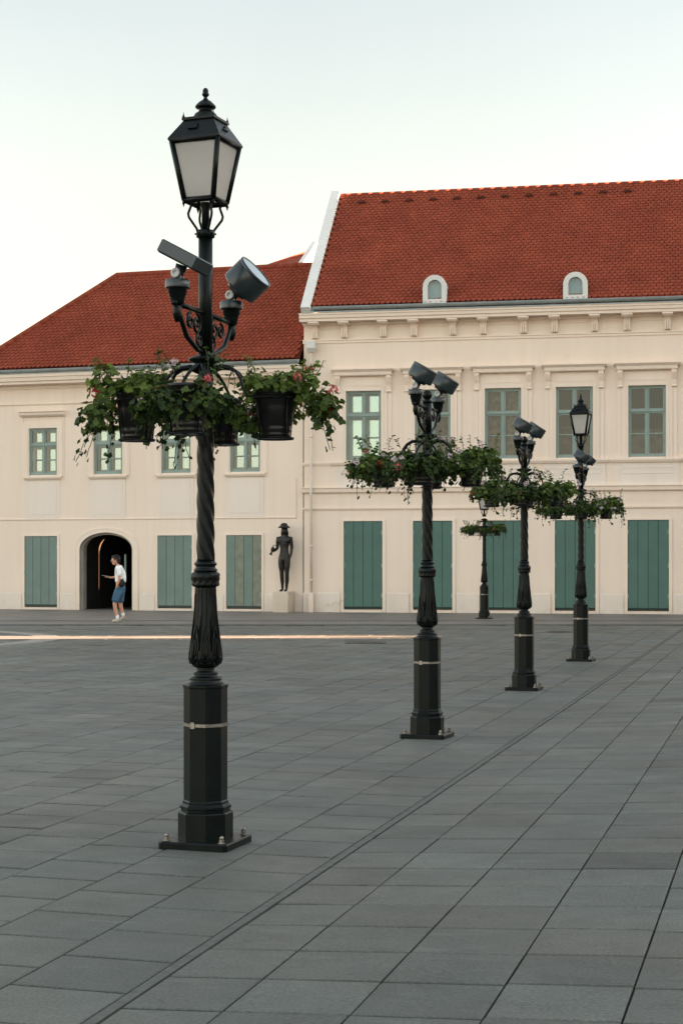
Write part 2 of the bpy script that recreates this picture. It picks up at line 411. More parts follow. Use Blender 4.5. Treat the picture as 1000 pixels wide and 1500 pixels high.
def panes_window(parent, u0, u1, z0, z1, y, kind, transom=.35, glassm=None, curt=None, blind=None):
    """casement window of two leaves, transom lights above; returns window part"""
    fr = MB(); fw = .042; uc = (u0+u1)/2; zt = z1-(z1-z0)*transom
    fr.box(u0, u0+fw, y, y+.08, z0, z1); fr.box(u1-fw, u1, y, y+.08, z0, z1)
    fr.box(u0+fw, u1-fw, y+.002, y+.08, z0, z0+.06); fr.box(u0+fw, u1-fw, y+.002, y+.08, z1-fw, z1)
    fr.box(u0+fw, u1-fw, y-.012, y+.08, zt-.03, zt+.035)
    fr.box(u0+fw*.6, u1-fw*.6, y-.024, y-.012, zt-.012, zt+.02)
    fr.box(uc-.026, uc+.026, y-.006, y+.08, z0+.06, zt-.03); fr.box(uc-.024, uc+.024, y-.004, y+.08, zt+.035, z1-fw)
    lites = []
    for (a, b) in ((u0+fw, uc-.026), (uc+.026, u1-fw)):
        for (c, d, mun) in ((z0+.06, zt-.03, True), (zt+.035, z1-fw, False)):
            s = .041                                        # sash of each leaf
            fr.box(a, a+s, y+.016, y+.06, c, d); fr.box(b-s, b, y+.016, y+.06, c, d)
            fr.box(a+s, b-s, y+.018, y+.06, c, c+s); fr.box(a+s, b-s, y+.018, y+.06, d-s, d)
            if mun: fr.box(a+s, b-s, y+.02, y+.05, (c+d)/2-.014, (c+d)/2+.014)
            lites.append((a+s, b-s, c+s, d-s))
    for zz in (z0+.2, z1-.2, zt+.12, zt-.14):                # hinges
        fr.box(u0+.004, u0+.03, y-.014, y, zz-.045, zz+.045); fr.box(u1-.03, u1-.004, y-.014, y, zz-.045, zz+.045)
    w = fr.build('window', M['frame'], parent)
    gl = MB()
    for (a,b,c,d) in lites:
        t = random.uniform(-.006,.006); t2 = random.uniform(-.006,.006)
        gl.quad((a-.01,y+.04+t,c-.01),(b+.01,y+.04-t,c-.01),(b+.01,y+.04-t+t2,d+.01),(a-.01,y+.04+t+t2,d+.01))
    gl.build('pane', glassm or M['glass'], w)
    if kind in ('double', 'blind'):
        # inner casement a hand's breadth behind the outer one
        inn = MB(); pg = MB()
        for (a,b,c,d) in lites:
            iw = (b-a)*.22 if kind == 'double' else (b-a)*.06
            inn.box(a-.06, a+iw, y+.17, y+.21, c-.06, d+.06)
            inn.box(a+iw, b+.06, y+.172, y+.21, d-.06, d+.06)
            inn.box(a+iw, b+.06, y+.172, y+.21, c-.06, c+.05)
            pg.quad((a+iw,y+.19,c+.05),(b+.06,y+.19,c+.05),(b+.06,y+.19,d-.06),(a+iw,y+.19,d-.06))
        inn.build('inner_frame', M['frame_pale'], w)
        pg.build('inner_pane', M['glass_sky'] if kind == 'double' else M['glass_half'], w)
    cm = MB(); nseg = 44; wv = random.uniform(0, 6)
    def yy(t): return y+.27+.02*sin(t*38+wv)+.012*sin(t*17+2*wv)
    for i in range(nseg):
        t0 = i/nseg; t1 = (i+1)/nseg
        a = u0+.02+(u1-u0-.04)*t0; b = u0+.02+(u1-u0-.04)*t1
        if curt and curt.get('gap') and curt['gap'][0] < (t0+t1)/2 < curt['gap'][1]: continue
        y0_, y1_ = (yy(t0), yy(t1)) if kind != 'blind' else (y+.27, y+.27)
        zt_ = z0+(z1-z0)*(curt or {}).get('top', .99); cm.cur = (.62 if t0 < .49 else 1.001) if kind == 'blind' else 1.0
        cm.add([(a,y0_,z0),(b,y1_,z0),(b,y1_,zt_),(a,y0_,zt_)], [(0,1,2,3)], kind != 'blind')
    cm.build('curtain' if kind != 'blind' else 'blind', (curt or {}).get('mat', M['blind']), w)
    return w
M['frame_pale'] = noisy('pale_inner_frame', (.36,.42,.38), .6, .06, 3)

def boards(parent, u0, u1, z0, z1, y, mat, name='shutter', tints=(1,1,1,1)):
    """four wide boards closing a ground floor opening"""
    mb = MB(); n = 4; w = (u1-u0)/n
    for i in range(n):
        mb.cur = tints[i]*random.uniform(.96,1.04)+1e-4
        mb.cbox(u0+i*w+.004, u0+(i+1)*w-.004, y, y+.04, z0+.09, z1, .008)
    mb.cur = .25; mb.box(u0+.01, u1-.01, y+.045, y+.05, z0+.02, z1)
    s = mb.build(name, mat, parent)
    hg = MB()
    for zz in (z0+.45, (z0+z1)/2, z1-.35):
        hg.box(u0-.02, u0+.03, y-.014, y-.001, zz-.06, zz+.06); hg.box(u1-.03, u1+.02, y-.014, y-.001, zz-.06, zz+.06)
    hg.build('hinge', M['frame'], s)
    return s

def gutter(parent, u0, u1, y, z, r, step, left_end=True):
    g = MB(); n = 10
    prof = [(y+r*cos(pi+pi*k/n), z+r*sin(pi+pi*k/n)) for k in range(n+1)] + [(y+(r-.008)*cos(2*pi-pi*k/n), z+(r-.008)*sin(2*pi-pi*k/n)) for k in range(n+1)]
    g.extr(prof, u0, u1)
    g.tube([(u0,y-r,z+.004),(u1,y-r,z+.004)], .012, 6)
    k = u0+step*.6
    while k < u1:
        g.extr([(y+(r+.007)*cos(pi+pi*q/8), z+(r+.007)*sin(pi+pi*q/8)) for q in range(9)]+[(y+(r+.001)*cos(2*pi-pi*q/8), z+.012+(r+.001)*sin(2*pi-pi*q/8)) for q in range(9)], k-.018, k+.018)
        k += step
    return g.build('gutter', M['zinc'], parent)

# ================================================================== RIGHT BUILDING
rb = empty('town_building', RB.world(0,0), -RB.a)
tag(rb, 'taller cream building with steep red roof, two dormers and teal boarded openings', 'building')
U1 = 21.0
zr = lambda y, x=532: RB.z(x, y)
ur = RB.u
Z_FAS1 = zr(454.5, 700); Z_FAS0 = zr(466.5, 700); Z_ARC1 = zr(491.5, 700); Z_ARC0 = zr(497, 700)
ZW1, ZW0 = (zr(572.5)+zr(564.5,947))/2, (zr(673)+zr(670,947))/2
ZP1, ZP0 = zr(540.5), zr(551)
ZS1, ZS0 = zr(713.5), zr(722); ZT1, ZT0 = zr(743.5), zr(747)
ZD1, ZD0 = zr(763.5), .09
wc = [ur(532.3), ur(636), ur(737.3), ur(841.3), ur(947.4)]
dc = [ur(531.5), ur(633.5), ur(737.5), ur(841.7), ur(949)]
sp = (wc[4]-wc[0])/4
wc = [wc[0]+sp*i for i in range(8)]; dc = [dc[0]+(dc[4]-dc[0])/4*i for i in range(8)]
WW = ur(558.2)-ur(506.8); DW = (ur(560)-ur(503)+ur(979)-ur(919.3))/2
holes = [(c-WW/2, c+WW/2, ZW0, ZW1, .32) for c in wc] + [(c-DW/2, c+DW/2, ZD0, ZD1, .10) for c in dc]
mb = MB(); wall_holes(mb, 0, U1, -.3, Z_FAS0+.02, holes, .3)
mb.quad((0,0,-.3),(0,0,Z_FAS0),(0,10.6,Z_FAS0),(0,10.6,-.3)); mb.quad((U1,0,-.3),(U1,0,Z_FAS0),(U1,10.6,Z_FAS0),(U1,10.6,-.3))
mb.quad((0,10.6,-.3),(U1,10.6,-.3),(U1,10.6,Z_FAS0),(0,10.6,Z_FAS0))
mb.build('wall', M['plaster'], rb)
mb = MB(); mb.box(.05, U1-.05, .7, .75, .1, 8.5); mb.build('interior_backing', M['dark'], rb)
# roof geometry
TANP = math.tan(radians(43)); EY = -.42
ze = RB.z(720, 440.5, EY)
lo, hi = 1.0, 9.0
for _ in range(60):
    d = (lo+hi)/2
    if RB.z(720, 276.0, EY+d) > ze+d*TANP: lo = d
    else: hi = d
DR = (lo+hi)/2; ZRIDGE = ze+DR*TANP; RY = EY+DR; SL = sqrt(DR*DR+(ZRIDGE-ze)**2)
cp, sp_ = cos(radians(43)), sin(radians(43))
PR = lambda a,b,h: (a, EY+b*cp-h*sp_, ze+b*sp_+h*cp)
UPL = .30
mb = MB(); make_tiles(mb, UPL, 16.5, SL, .165, .158, lambda a,b: b < SL-.03, PR)
mb.cur = .45
mb.add([PR(UPL-.05,.1,-.02), PR(U1,.1,-.02), PR(U1,SL,-.02), PR(UPL-.05,SL,-.02), PR(UPL-.05,.1,-.1), PR(U1,.1,-.1), (U1,2*RY-EY,ze),(UPL-.05,2*RY-EY,ze)], [(0,1,2,3),(3,2,6,7),(0,1,5,4)])
mb.cur = 1.0001
rf = mb.build('roof', M['tile'], rb)
mb = MB(); k = UPL
while k < U1-.4:                                          # ridge tiles
    mb.cur = random.uniform(.92,1.08)
    mb.tube([(k, RY, ZRIDGE-.04), (k+.372, RY, ZRIDGE-.04)], .090, 14); k += .375
mb.build('ridge_cap', M['tile'], rf)
mb = MB()                                               # snow hooks pattern
for r in range(3, 38, 3):
    for q in range(18):
        a = UPL+.35+q*.86+(r//3 % 3)*.287
        if a > 16: continue
        mb.box(-.007, .007, -.004, .03, 0, .10)
        Mx = Matrix.Translation(PR(a, r*.158+.02, .036)) @ Matrix.Rotation(-radians(47), 4, 'X')
        mb.xform(Mx, len(mb.v)-8)
mb.build('snow_hook', M['tile_pale'] if 'tile_pale' in M else noisy('pale_clay', (.30,.09,.06), .7, .1, 20), rf)['kind'] = 'stuff'
for q in range(12):                                      # ridge vents
    a = UPL+1.35+q*1.34 if q else UPL+.9
    mb = MB(); mb.prism([(-.14,-.02),(.14,-.02),(.10,.05),(-.10,.05)], -.05, .14)
    mb.xform(Matrix.Translation(PR(UPL+.85+q*.795*1.0, SL-.62, .05)))
    mb.build('roof_vent', noisy('vent_tile', (.07,.018,.012), .9, .2, 9), rf)
# verge parapet (left gable), follows the slope
mb = MB(); w = .31
pr = [PR(0,-.18,.10), PR(0,SL+.02,.16), PR(0,SL+.02,-.35), PR(0,-.18,-.35)]
g = []
for dx in (.02, w):
    g += [(dx+p[0], p[1], p[2]) for p in pr]
back = lambda p: (p[0], 2*RY-p[1], p[2])
mb.add(g, [(0,1,2,3),(4,7,6,5),(0,4,5,1),(1,5,6,2),(2,6,7,3),(3,7,4,0)])
mb.add([back(p) for p in g], [(0,1,2,3),(4,7,6,5),(0,4,5,1),(1,5,6,2),(2,6,7,3),(3,7,4,0)])
mb.add([(.025,EY+.2,ze-.3),(.025,2*RY-EY-.2,ze-.3),(.025,RY,ZRIDGE-.15),(.3,EY+.2,ze-.3),(.3,2*RY-EY-.2,ze-.3),(.3,RY,ZRIDGE-.15)], [(0,1,2),(3,5,4)])
mb.build('gable_parapet', M['parapet'], rb)
gutter(rb, .40, U1, EY-.10, RB.z(700,443.2,-.5), .085, .80)
mb = MB(); mb.add([(.02,-.50,Z_FAS1+.012),(U1,-.50,Z_FAS1+.012),(U1,-.34,ze-.02),(.02,-.34,ze-.02)], [(0,1,2,3)])
mb.box(.02, U1, -.505, -.47, Z_FAS1+.004, Z_FAS1+.035); mb.build('eave_flashing', M['zinc'], rb)
# cornice
co = MB()
zf = Z_FAS1; hf = Z_FAS1-Z_FAS0
co.extr([(.05,zf),(-.48,zf),(-.48,zf-hf*.22),(-.455,zf-hf*.28),(-.445,zf-hf*.62),(-.40,zf-hf*.68),(-.40,zf-hf),(.05,zf-hf)], -.06, U1)
co.extr([(.02,Z_FAS0-.003),(-.08,Z_FAS0-.003),(-.07,Z_FAS0-.05),(-.03,Z_FAS0-.09),(.02,Z_FAS0-.09)], -.03, U1-.01)
co.extr([(.02,Z_ARC1),(-.055,Z_ARC1),(-.055,Z_ARC1-.035),(-.03,Z_ARC1-.05),(-.03,Z_ARC0),(.02,Z_ARC0)], -.03, U1-.01)
for k in range(7):
    c = wc[k] if k < 8 else 0
    mbx0 = wc[k]-sp/2+.62 if k else .55
    co.extr([(.02,Z_FAS0-.15),(-.018,Z_FAS0-.16),(-.018,Z_FAS0-.20),(.02,Z_FAS0-.21)], mbx0, mbx0+1.0)
cor = co.build('cornice', M['trim'], rb)
bx = [459.5,503,560,605,662,706.6,766,811.6,870.4,918,977.5]
bu = [RB.u(x, -.25) for x in bx]; bu += [bu[-1]+.93+2.24*i*.5 for i in range(6)]
for b in bu:
    mb = MB(); ht = Z_FAS0-Z_ARC1
    mb.extr([(0,Z_FAS0-.005),(-.39,Z_FAS0-.005),(-.385,Z_FAS0-.06),(-.33,Z_FAS0-.10),(-.19,Z_FAS0-.15),(-.13,Z_FAS0-.23),(-.09,Z_FAS0-ht+.03),(0,Z_FAS0-ht+.03)], b-.10, b+.10)
    mb.extr([(0,Z_FAS0-.012),(-.395,Z_FAS0-.012),(-.395,Z_FAS0-.05),(-.34,Z_FAS0-.095),(0,Z_FAS0-.11)], b-.165, b+.165)
    for q in (-.06, 0, .06): mb.box(b+q-.018, b+q+.018, -.155, -.05, Z_FAS0-ht+.045, Z_FAS0-.20)
    mb.build('bracket', M['trim'], cor)
# string courses, plinth
mb = MB()
mb.extr([(.02,ZS1),(-.13,ZS1),(-.13,ZS1-.03),(-.10,ZS1-.05),(-.085,ZS0+.03),(-.05,ZS0),(.02,ZS0)], -.05, U1); mb.build('string_course', M['trim'], rb)
mb = MB()
mb.extr([(.02,ZT1),(-.05,ZT1),(-.05,ZT1-.03),(-.025,ZT0),(.02,ZT0)], -.03, U1); mb.build('string_course', M['trim'], rb)
zsl1, zsl0 = ZW0-.05, ZW0-.16
mb = MB()
mb.extr([(.02,zsl1-.01),(-.045,zsl1-.01),(-.045,zsl1-.045),(-.02,zsl0),(.02,zsl0)], -.03, U1)
for c in wc: mb.extr([(.02,zsl1),(-.115,zsl1),(-.115,zsl1-.04),(-.075,zsl0),(.02,zsl0-.006)], c-1.0, c+1.0)
mb.build('sill_course', M['trim'], rb)
mb = MB(); zpl = zr(869, 700); e = [-.02]+[v for c in dc for v in (c-DW/2-.13, c+DW/2+.13)]+[U1]
for i in range(0, len(e), 2):
    mb = MB(); mb.extr([(.02,zpl),(-.025,zpl-.025),(-.03,-.3),(.02,-.3)], e[i], e[i+1]); mb.build('plinth', M['plaster_pale'], rb)
mb = MB(); x_ = ur(478); z_ = zr(887.5,485)
pts = [(x_+.045*q+.02*sin(q*2.1), -.0325, z_+.05*sin(q*1.3)+.012*q) for q in range(15)]
mb.tube(pts, .0045, 4); mb.build('scribble', noisy('grey_scribble', (.34,.30,.26), .9, .4, 30), rb)
kinds = ['double','curt','curt','curt','curt','curt','curt','curt']
for i, c in enumerate(wc):
    # apron panel under the sill
    ap = MB(); ap.box(c-.93, c+.93, -.022, .02, ZS1-.001, zsl0-.002)
    ap.box(c-.80, c-.77, -.034, -.02, ZS1+.34, zsl0-.14); ap.box(c+.77, c+.80, -.034, -.02, ZS1+.34, zsl0-.14)
    ap.box(c-.77, c+.77, -.033, -.02, zsl0-.17, zsl0-.14); ap.box(c-.77, c+.77, -.033, -.02, ZS1+.34, ZS1+.37)
    ap.build('apron_panel', M['plaster_pale'], rb)
    # surround with hood on two consoles
    su = MB(); a = c-WW/2; b = c+WW/2; o = .20
    su.box(a-o, a-.003, -.05, .02, ZW0-.045, ZW1+.13); su.box(b+.003, b+o, -.05, .02, ZW0-.045, ZW1+.13)
    su.box(a-.003, b+.003, -.049, .02, ZW1+.003, ZW1+.128)
    su.box(a-.10, a-.075, -.062, -.05, ZW0-.04, ZW1+.125); su.box(b+.075, b+.10, -.062, -.05, ZW0-.04, ZW1+.125)
    su.box(a-o-.13, a-o-.004, -.03, .02, ZW0-.044, ZP0-.01); su.box(b+o+.004, b+o+.13, -.03, .02, ZW0-.044, ZP0-.01)
    su.box(a-o+.002, b+o-.002, -.035, .02, ZW1+.133, ZP0-.005)
    su.box(a-.02, b+.02, -.045, -.033, ZW1+.17, ZW1+.20)
    sur = su.build('window_surround', M['trim'], rb)
    hd = MB(); hw = (ur(578)-ur(486.5))/2-.08
    hd.extr([(.02,ZP1),(-.27,ZP1),(-.27,ZP1-.035),(-.235,ZP1-.06),(-.21,ZP1-.09),(.02,ZP1-.09)], c-hw-.08, c+hw+.08)
    hd.extr([(.02,ZP1-.092),(-.19,ZP1-.092),(-.18,ZP0+.03),(-.15,ZP0),(.02,ZP0)], c-hw, c+hw)
    hd.build('hood', M['trim'], sur)
    for sgn in (-1, 1):
        cs = MB(); cc = c+sgn*(WW/2+o+.045); z1 = ZP0-.004; z0 = zr(575.5)
        cs.extr([(.0,z1),(-.165,z1),(-.17,z1-.08),(-.14,z1-.18),(-.09,z1-.3),(-.085,z0+.07),(-.10,z0+.03),(-.07,z0),(0,z0)], cc-.075, cc+.075)
        cs.box(cc-.02, cc+.02, -.185, -.16, z1-.10, z1-.02)
        for q in (-.05, .05): cs.extr([(-.08,z1-.02),(-.178,z1-.02),(-.182,z1-.08),(-.152,z1-.18),(-.10,z1-.3),(-.097,z0+.08),(-.07,z0+.08)], cc+q-.014, cc+q+.014)
        cs.build('console', M['trim'], sur)
    kd = kinds[i]
    ct = {'mat': M['blind']} if i == 0 else {'mat': M['curtain_rose']} if i == 2 else {'mat': M['curtain']}
    if i == 2: ct['gap'] = (.50,.58)
    if i in (3,4): ct = {'mat': M['curtain'], 'top': .46 if i == 3 else .40}
    panes_window(rb, a+.002, b-.002, ZW0+.002, ZW1-.002, .05, kd, .355, None, ct)
for i, c in enumerate(dc):
    fr = MB(); a = c-DW/2; b = c+DW/2
    fr.box(a-.07, a-.004, -.028, .02, .0, ZD1+.07); fr.box(b+.004, b+.10, -.028, .02, .0, ZD1+.07); fr.box(a-.004, b+.004, -.027, .02, ZD1+.004, ZD1+.068)
    fr.box(a-.004, b+.004, -.05, .09, -.02, .085)
    fr.build('door_surround', M['trim'], rb)
    boards(rb, a+.004, b-.004, ZD0, ZD1-.005, .0, M['shutter'])
# dormers
for px, pz in ((636.5, 441.5), (842.5, 437)):
    yb = EY+.03; c = RB.u(px, yb); dw = .355
    zb = ze-.01; hz = RB.z(px, pz-38.5, yb)-zb
    def arch(w, h0, h, n=14): return [(c-w,zb+h0)]+[(c-w*cos(pi*k/n), zb+h-w+w*sin(pi*k/n)) for k in range(n+1)]+[(c+w,zb+h0)]
    do = MB(); outer = arch(dw, 0, hz)
    n = len(outer)
    vs = [(p[0], yb, p[1]) for p in outer]+[(p[0], yb+1.3, p[1]) for p in outer]
    do.add(vs, [(k, k+1, k+1+n, k+n) for k in range(n-1)], False)
    dm = do.build('dormer', M['zinc'], rb)
    ff = MB(); inner = arch(dw*.60, .12, hz-.14)
    oo = arch(dw+.01, 0, hz+.01)
    vs = [(p[0], yb-.05, p[1]) for p in oo]+[(p[0], yb-.05, p[1]) for p in inner]+[(p[0], yb+.06, p[1]) for p in oo]+[(p[0], yb+.03, p[1]) for p in inner]
    fs = []
    for k in range(n):
        k2 = (k+1) % n
        fs += [(k,k2,n+k2,n+k),(k,2*n+k,2*n+k2,k2),(n+k,n+k2,3*n+k2,3*n+k)]
    ff.add(vs, fs)
    fo = ff.build('dormer_frame', M['parapet'], dm)
    gg = MB(); gg.add([(p[0], yb+.02, p[1]) for p in inner], [tuple(range(n))]); gg.build('pane', M['glass'], fo)
    bb = MB(); bb.add([(p[0], yb+.10, p[1]) for p in oo], [tuple(range(n))]); bb.build('blind', M['blue_blind'], dm)
# downpipe in the corner
dp = MB(); xp = RB.u(455.5, -.15)
dp.tube([(xp,-.13,zr(516,455)),(xp,-.13,zr(712,455)),(xp,-.19,zr(718,455)),(xp,-.19,zr(728,455)),(xp,-.13,zr(736,455)),(xp,-.13,.55)], .043, 10)
for y in (560,640,715,800,850): dp.lathe([(.055,zr(y,455)-.03),(.055,zr(y,455)+.03)], 10, (xp,-.13 if y != 715 else -.15), cap=True)
dpo = dp.build('downpipe', noisy('painted_pipe', (.62,.55,.46), .5, .06, 3, .4), rb)
mb = MB(); mb.box(xp-.075, xp+.075, -.21, -.06, -.02, zr(868,455)); mb.build('pipe_shoe', M['trim'], dpo)
mb = MB(); z1 = zr(501,455); z0 = zr(517,455)
mb.add([(xp-.13,-.30,z1),(xp+.15,-.30,z1),(xp+.15,-.01,z1),(xp-.13,-.01,z1),(xp-.13,-.30,z1-.22),(xp+.15,-.30,z1-.22),(xp+.15,-.01,z1-.22),(xp-.13,-.01,z1-.22),(xp-.07,-.2,z0),(xp+.07,-.2,z0),(xp+.07,-.06,z0),(xp-.07,-.06,z0)],
       [(0,1,2,3),(0,4,5,1),(1,5,6,2),(2,6,7,3),(3,7,4,0),(4,8,9,5),(5,9,10,6),(6,10,11,7),(7,11,8,4),(8,9,10,11)])
mb.build('rain_head', M['parapet'], dpo)

# ================================================================== LEFT BUILDING
lb = empty('town_building', LB.world(0,0), -LB.a)
tag(lb, 'lower cream building with hipped red roof and an arched passage', 'building')
lu = LB.u; zl = lambda y, x=62: LB.z(x, y)
UL0 = lu(-62); UL1 = -.03
lw = [(lu(a), lu(b)) for a, b in ((42.5,84),(137.5,179.5),(236.5,279.5),(337.3,381))]
wwl = sum(b-a for a, b in lw)/4; lw = [((a+b)/2-wwl/2, (a+b)/2+wwl/2) for a, b in lw]
LW1, LW0 = (zl(628)+zl(624,158))/2, (zl(696.5)+zl(690.5,359))/2
ld = [(lu(36),lu(84)),(lu(231),lu(281)),(lu(331.5),lu(383))]; dwl = sum(b-a for a, b in ld)/3
ld = [((a+b)/2-dwl/2,(a+b)/2+dwl/2) for a, b in ld]
LD1, LD0 = (zl(786,60)+zl(783.5,357))/2, .08
AX0, AX1 = lu(116.5), lu(194); AZ1 = zl(780,155); AZS = zl(806,155)
LC1 = zl(549.5); LC0 = zl(563.5)
holes = [(a,b,LW0,LW1,.32) for a,b in lw]+[(a,b,LD0,LD1,.10) for a,b in ld]+[(AX0,AX1,-.3,AZ1,.0)]
mb = MB(); wall_holes(mb, UL0, UL1, -.3, LC0+.02, holes, .3)
ac = (AX0+AX1)/2; ah = (AX1-AX0)/2; NA = 20
def archp(w, zs, ztop, n=NA): return [(ac-w*cos(pi*k/n), zs+(ztop-zs)*(sin(pi*k/n)**.92)) for k in range(n+1)]
ap = archp(ah, AZS, AZ1)
for k in range(NA):
    mb.quad((ap[k][0],0,ap[k][1]),(ap[k+1][0],0,ap[k+1][1]),(ap[k+1][0],0,AZ1),(ap[k][0],0,AZ1))
mb.quad((UL0,0,-.3),(UL0,10,-.3),(UL0,10,LC0),(UL0,0,LC0)); mb.quad((UL0,10,-.3),(UL1,10,-.3),(UL1,10,LC0),(UL0,10,LC0))
mb.build('wall', M['plaster'], lb)
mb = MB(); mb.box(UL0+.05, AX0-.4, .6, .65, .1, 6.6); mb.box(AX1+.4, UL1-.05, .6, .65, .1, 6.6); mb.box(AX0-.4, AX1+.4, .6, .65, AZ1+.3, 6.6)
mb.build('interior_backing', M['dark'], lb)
# passage: jamb and arch ring, dark vault, inner doorway whose sunlit arch edge is imitated by a glowing tube
def ring(mb, w0, zs, zt, w1, zs1, zt1, y0, y1, zb=-.05):
    A = [(ac-w0,zb)]+archp(w0,zs,zt)+[(ac+w0,zb)]; B = [(ac-w1,zb)]+archp(w1,zs1,zt1)+[(ac+w1,zb)]
    n = len(A); vs = [(p[0],y0,p[1]) for p in A]+[(p[0],y0,p[1]) for p in B]+[(p[0],y1,p[1]) for p in A]+[(p[0],y1,p[1]) for p in B]
    fs = []
    for k in range(n-1): fs += [(k,k+1,n+k+1,n+k),(k,2*n+k,2*n+k+1,k+1),(n+k,n+k+1,3*n+k+1,3*n+k),(2*n+k,3*n+k,3*n+k+1,2*n+k+1)]
    mb.add(vs, fs)
mb = MB(); ring(mb, ah, AZS, AZ1, ah-.07, AZS, AZ1-.07, .10, .22); ring(mb, ah+.001, AZS, AZ1+.001, ah-.012, AZS, AZ1-.012, -.012, .5)
pas = mb.build('archway', noisy('grey_stone_jamb', (.30,.27,.23), .8, .15, 4), lb)
mb = MB(); ring(mb, ah+.20, AZS+.02, AZ1+.17, ah+.13, AZS+.02, AZ1+.11, -.025, .02); ring(mb, ah+.132, AZS+.02, AZ1+.112, ah+.004, AZS, AZ1+.004, -.014, .02)
mb.build('arch_surround', M['trim'], pas)
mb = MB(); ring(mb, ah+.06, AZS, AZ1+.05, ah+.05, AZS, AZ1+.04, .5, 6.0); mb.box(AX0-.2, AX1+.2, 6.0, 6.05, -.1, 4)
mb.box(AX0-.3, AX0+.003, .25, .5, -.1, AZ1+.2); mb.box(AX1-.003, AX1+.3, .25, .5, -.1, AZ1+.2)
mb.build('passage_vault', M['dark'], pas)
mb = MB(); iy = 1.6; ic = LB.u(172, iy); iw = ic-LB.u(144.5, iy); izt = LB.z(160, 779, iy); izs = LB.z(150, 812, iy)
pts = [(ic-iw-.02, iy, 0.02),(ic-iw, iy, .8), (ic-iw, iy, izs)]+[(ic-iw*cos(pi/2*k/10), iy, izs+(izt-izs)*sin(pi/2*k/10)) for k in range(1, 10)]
mb.tube(pts, .024, 8); mb.build('sunlit_arch_edge', M['strip'], pas)
mb = MB(); mb.box(AX0-.03, ic-iw-.05, iy-.01, iy+.05, 0, AZ1)
mb.build('door_leaf', M['wood_dark'], pas)
mb = MB(); mb.box(LB.u(182,.9), LB.u(184.6,.9), .9, .94, LB.z(183,846,.9), LB.z(183,812,.9)); mb.build('side_panel', M['frame'], pas)
# roof
EYL = -.40; zel = LB.z(220, 532.5, EYL); PL = radians(46.5)
lo, hi = 1.0, 9.0
for _ in range(60):
    d = (lo+hi)/2
    if LB.z(300, 396.5, EYL+d) > zel+d*math.tan(PL): lo = d
    else: hi = d
DL = (lo+hi)/2; ZRL = zel+DL*math.tan(PL); RYL = EYL+DL; SLL = DL/cos(PL)
PLf = lambda a,b,h: (a, EYL+b*cos(PL)-h*sin(PL), zel+b*sin(PL)+h*cos(PL))
UHR = LB.u(172, RYL)                       # ridge end of the hip
# hip foot: from a second point on the hip line
def hip_err(uc):
    # point on hip at px 0 ; compare row
    for i in range(200):
        t = i/199; p = LB.world(uc+(UHR-uc)*t, EYL+DL*t, zel+(ZRL-zel)*t)
        if 500+F*p[0]/p[1] >= 0: return Y0-F*(p[2]-H)/p[1]
    return 0
best = min(((abs(hip_err(UHR-1.0-.05*i)-512), UHR-1.0-.05*i) for i in range(160)))
UHC = best[1]
mb = MB()
make_tiles(mb, UHC, -.02, SLL, .165, .152, lambda a,b: b < SLL-.03 and a > UHC+(UHR-UHC)*b/SLL+.03, PLf)
mb.cur = .45
mb.add([PLf(UHC,0,-.02),PLf(-.02,.05,-.02),PLf(-.02,SLL,-.02),PLf(UHR,SLL,-.02),(UHC,EYL+2*DL,zel),(-.02,EYL+2*DL,zel),PLf(UHC,0,-.1),PLf(-.02,.05,-.1)],[(0,1,2,3),(0,3,4),(3,2,5,4),(0,1,7,6)])
mb.cur = 1.0001
rfl = mb.build('roof', M['tile'], lb)
mb = MB()
def caps(p0, p1):
    p0 = Vector(p0); p1 = Vector(p1); L = (p1-p0).length; n = int(L/.36)
    for i in range(n):
        mb.cur = random.uniform(.92,1.08)
        mb.tube([p0+(p1-p0)*(i/n), p0+(p1-p0)*((i+1.08)/n)], [.107,.106], 12)
caps(PLf(UHC+.05,.05,.02), PLf(UHR,SLL,.0)); caps(PLf(UHR,SLL,.0), PLf(-.05,SLL,.0))
mb.build('ridge_cap', M['tile'], rfl)
mb = MB()
for r in range(3, 38, 3):
    for q in range(18):
        a = UHC+.35+q*.86+(r//3 % 3)*.287
        if a > -.3 or a < UHC+(UHR-UHC)*r*.152/SLL+.2 or r*.152 > SLL-.3: continue
        mb.box(-.008, .008, -.004, .035, 0, .11)
        mb.xform(Matrix.Translation(PLf(a, r*.152+.02, .036)) @ Matrix.Rotation(-(pi/2-PL), 4, 'X'), len(mb.v)-8)
mb.build('snow_hook', bpy.data.materials['pale_clay'], rfl)['kind'] = 'stuff'
gutter(lb, UHC, -.02, EYL-.10, LB.z(220, 535.3, -.5), .085, .72)
mb = MB(); mb.add([(UL0,-.48,LC1+.012),(UL1,-.48,LC1+.012),(UL1,-.33,zel-.02),(UL0,-.33,zel-.02)], [(0,1,2,3)])
k = UL0+.3
while k < UL1: mb.box(k-.008, k+.008, -.50, -.46, LC1+.012, LC1+.13); k += .62
mb.box(UL0, UL1, -.485, -.46, LC1+.004, LC1+.03); mb.build('eave_flashing', M['zinc'], lb)
mb = MB(); hf = LC1-LC0; zf = LC1
mb.extr([(.02,zf),(-.47,zf),(-.47,zf-hf*.3),(-.44,zf-hf*.36),(-.42,zf-hf*.7),(-.36,zf-hf*.76),(-.36,zf-hf),(-.05,zf-hf-.02),(-.04,zf-hf-.13),(.02,zf-hf-.14)], UL0-.3, UL1)
za = zl(590.5); mb.extr([(.02,za),(-.04,za),(-.04,za-.03),(-.015,za-.06),(.02,za-.06)], UL0-.02, UL1-.01)
mb.build('cornice', M['trim'], lb)
mb = MB(); za = zl(759.5); mb.extr([(.02,za),(-.022,za),(-.03,za-.03),(-.015,za-.06),(.02,za-.06)], UL0-.02, -.25)
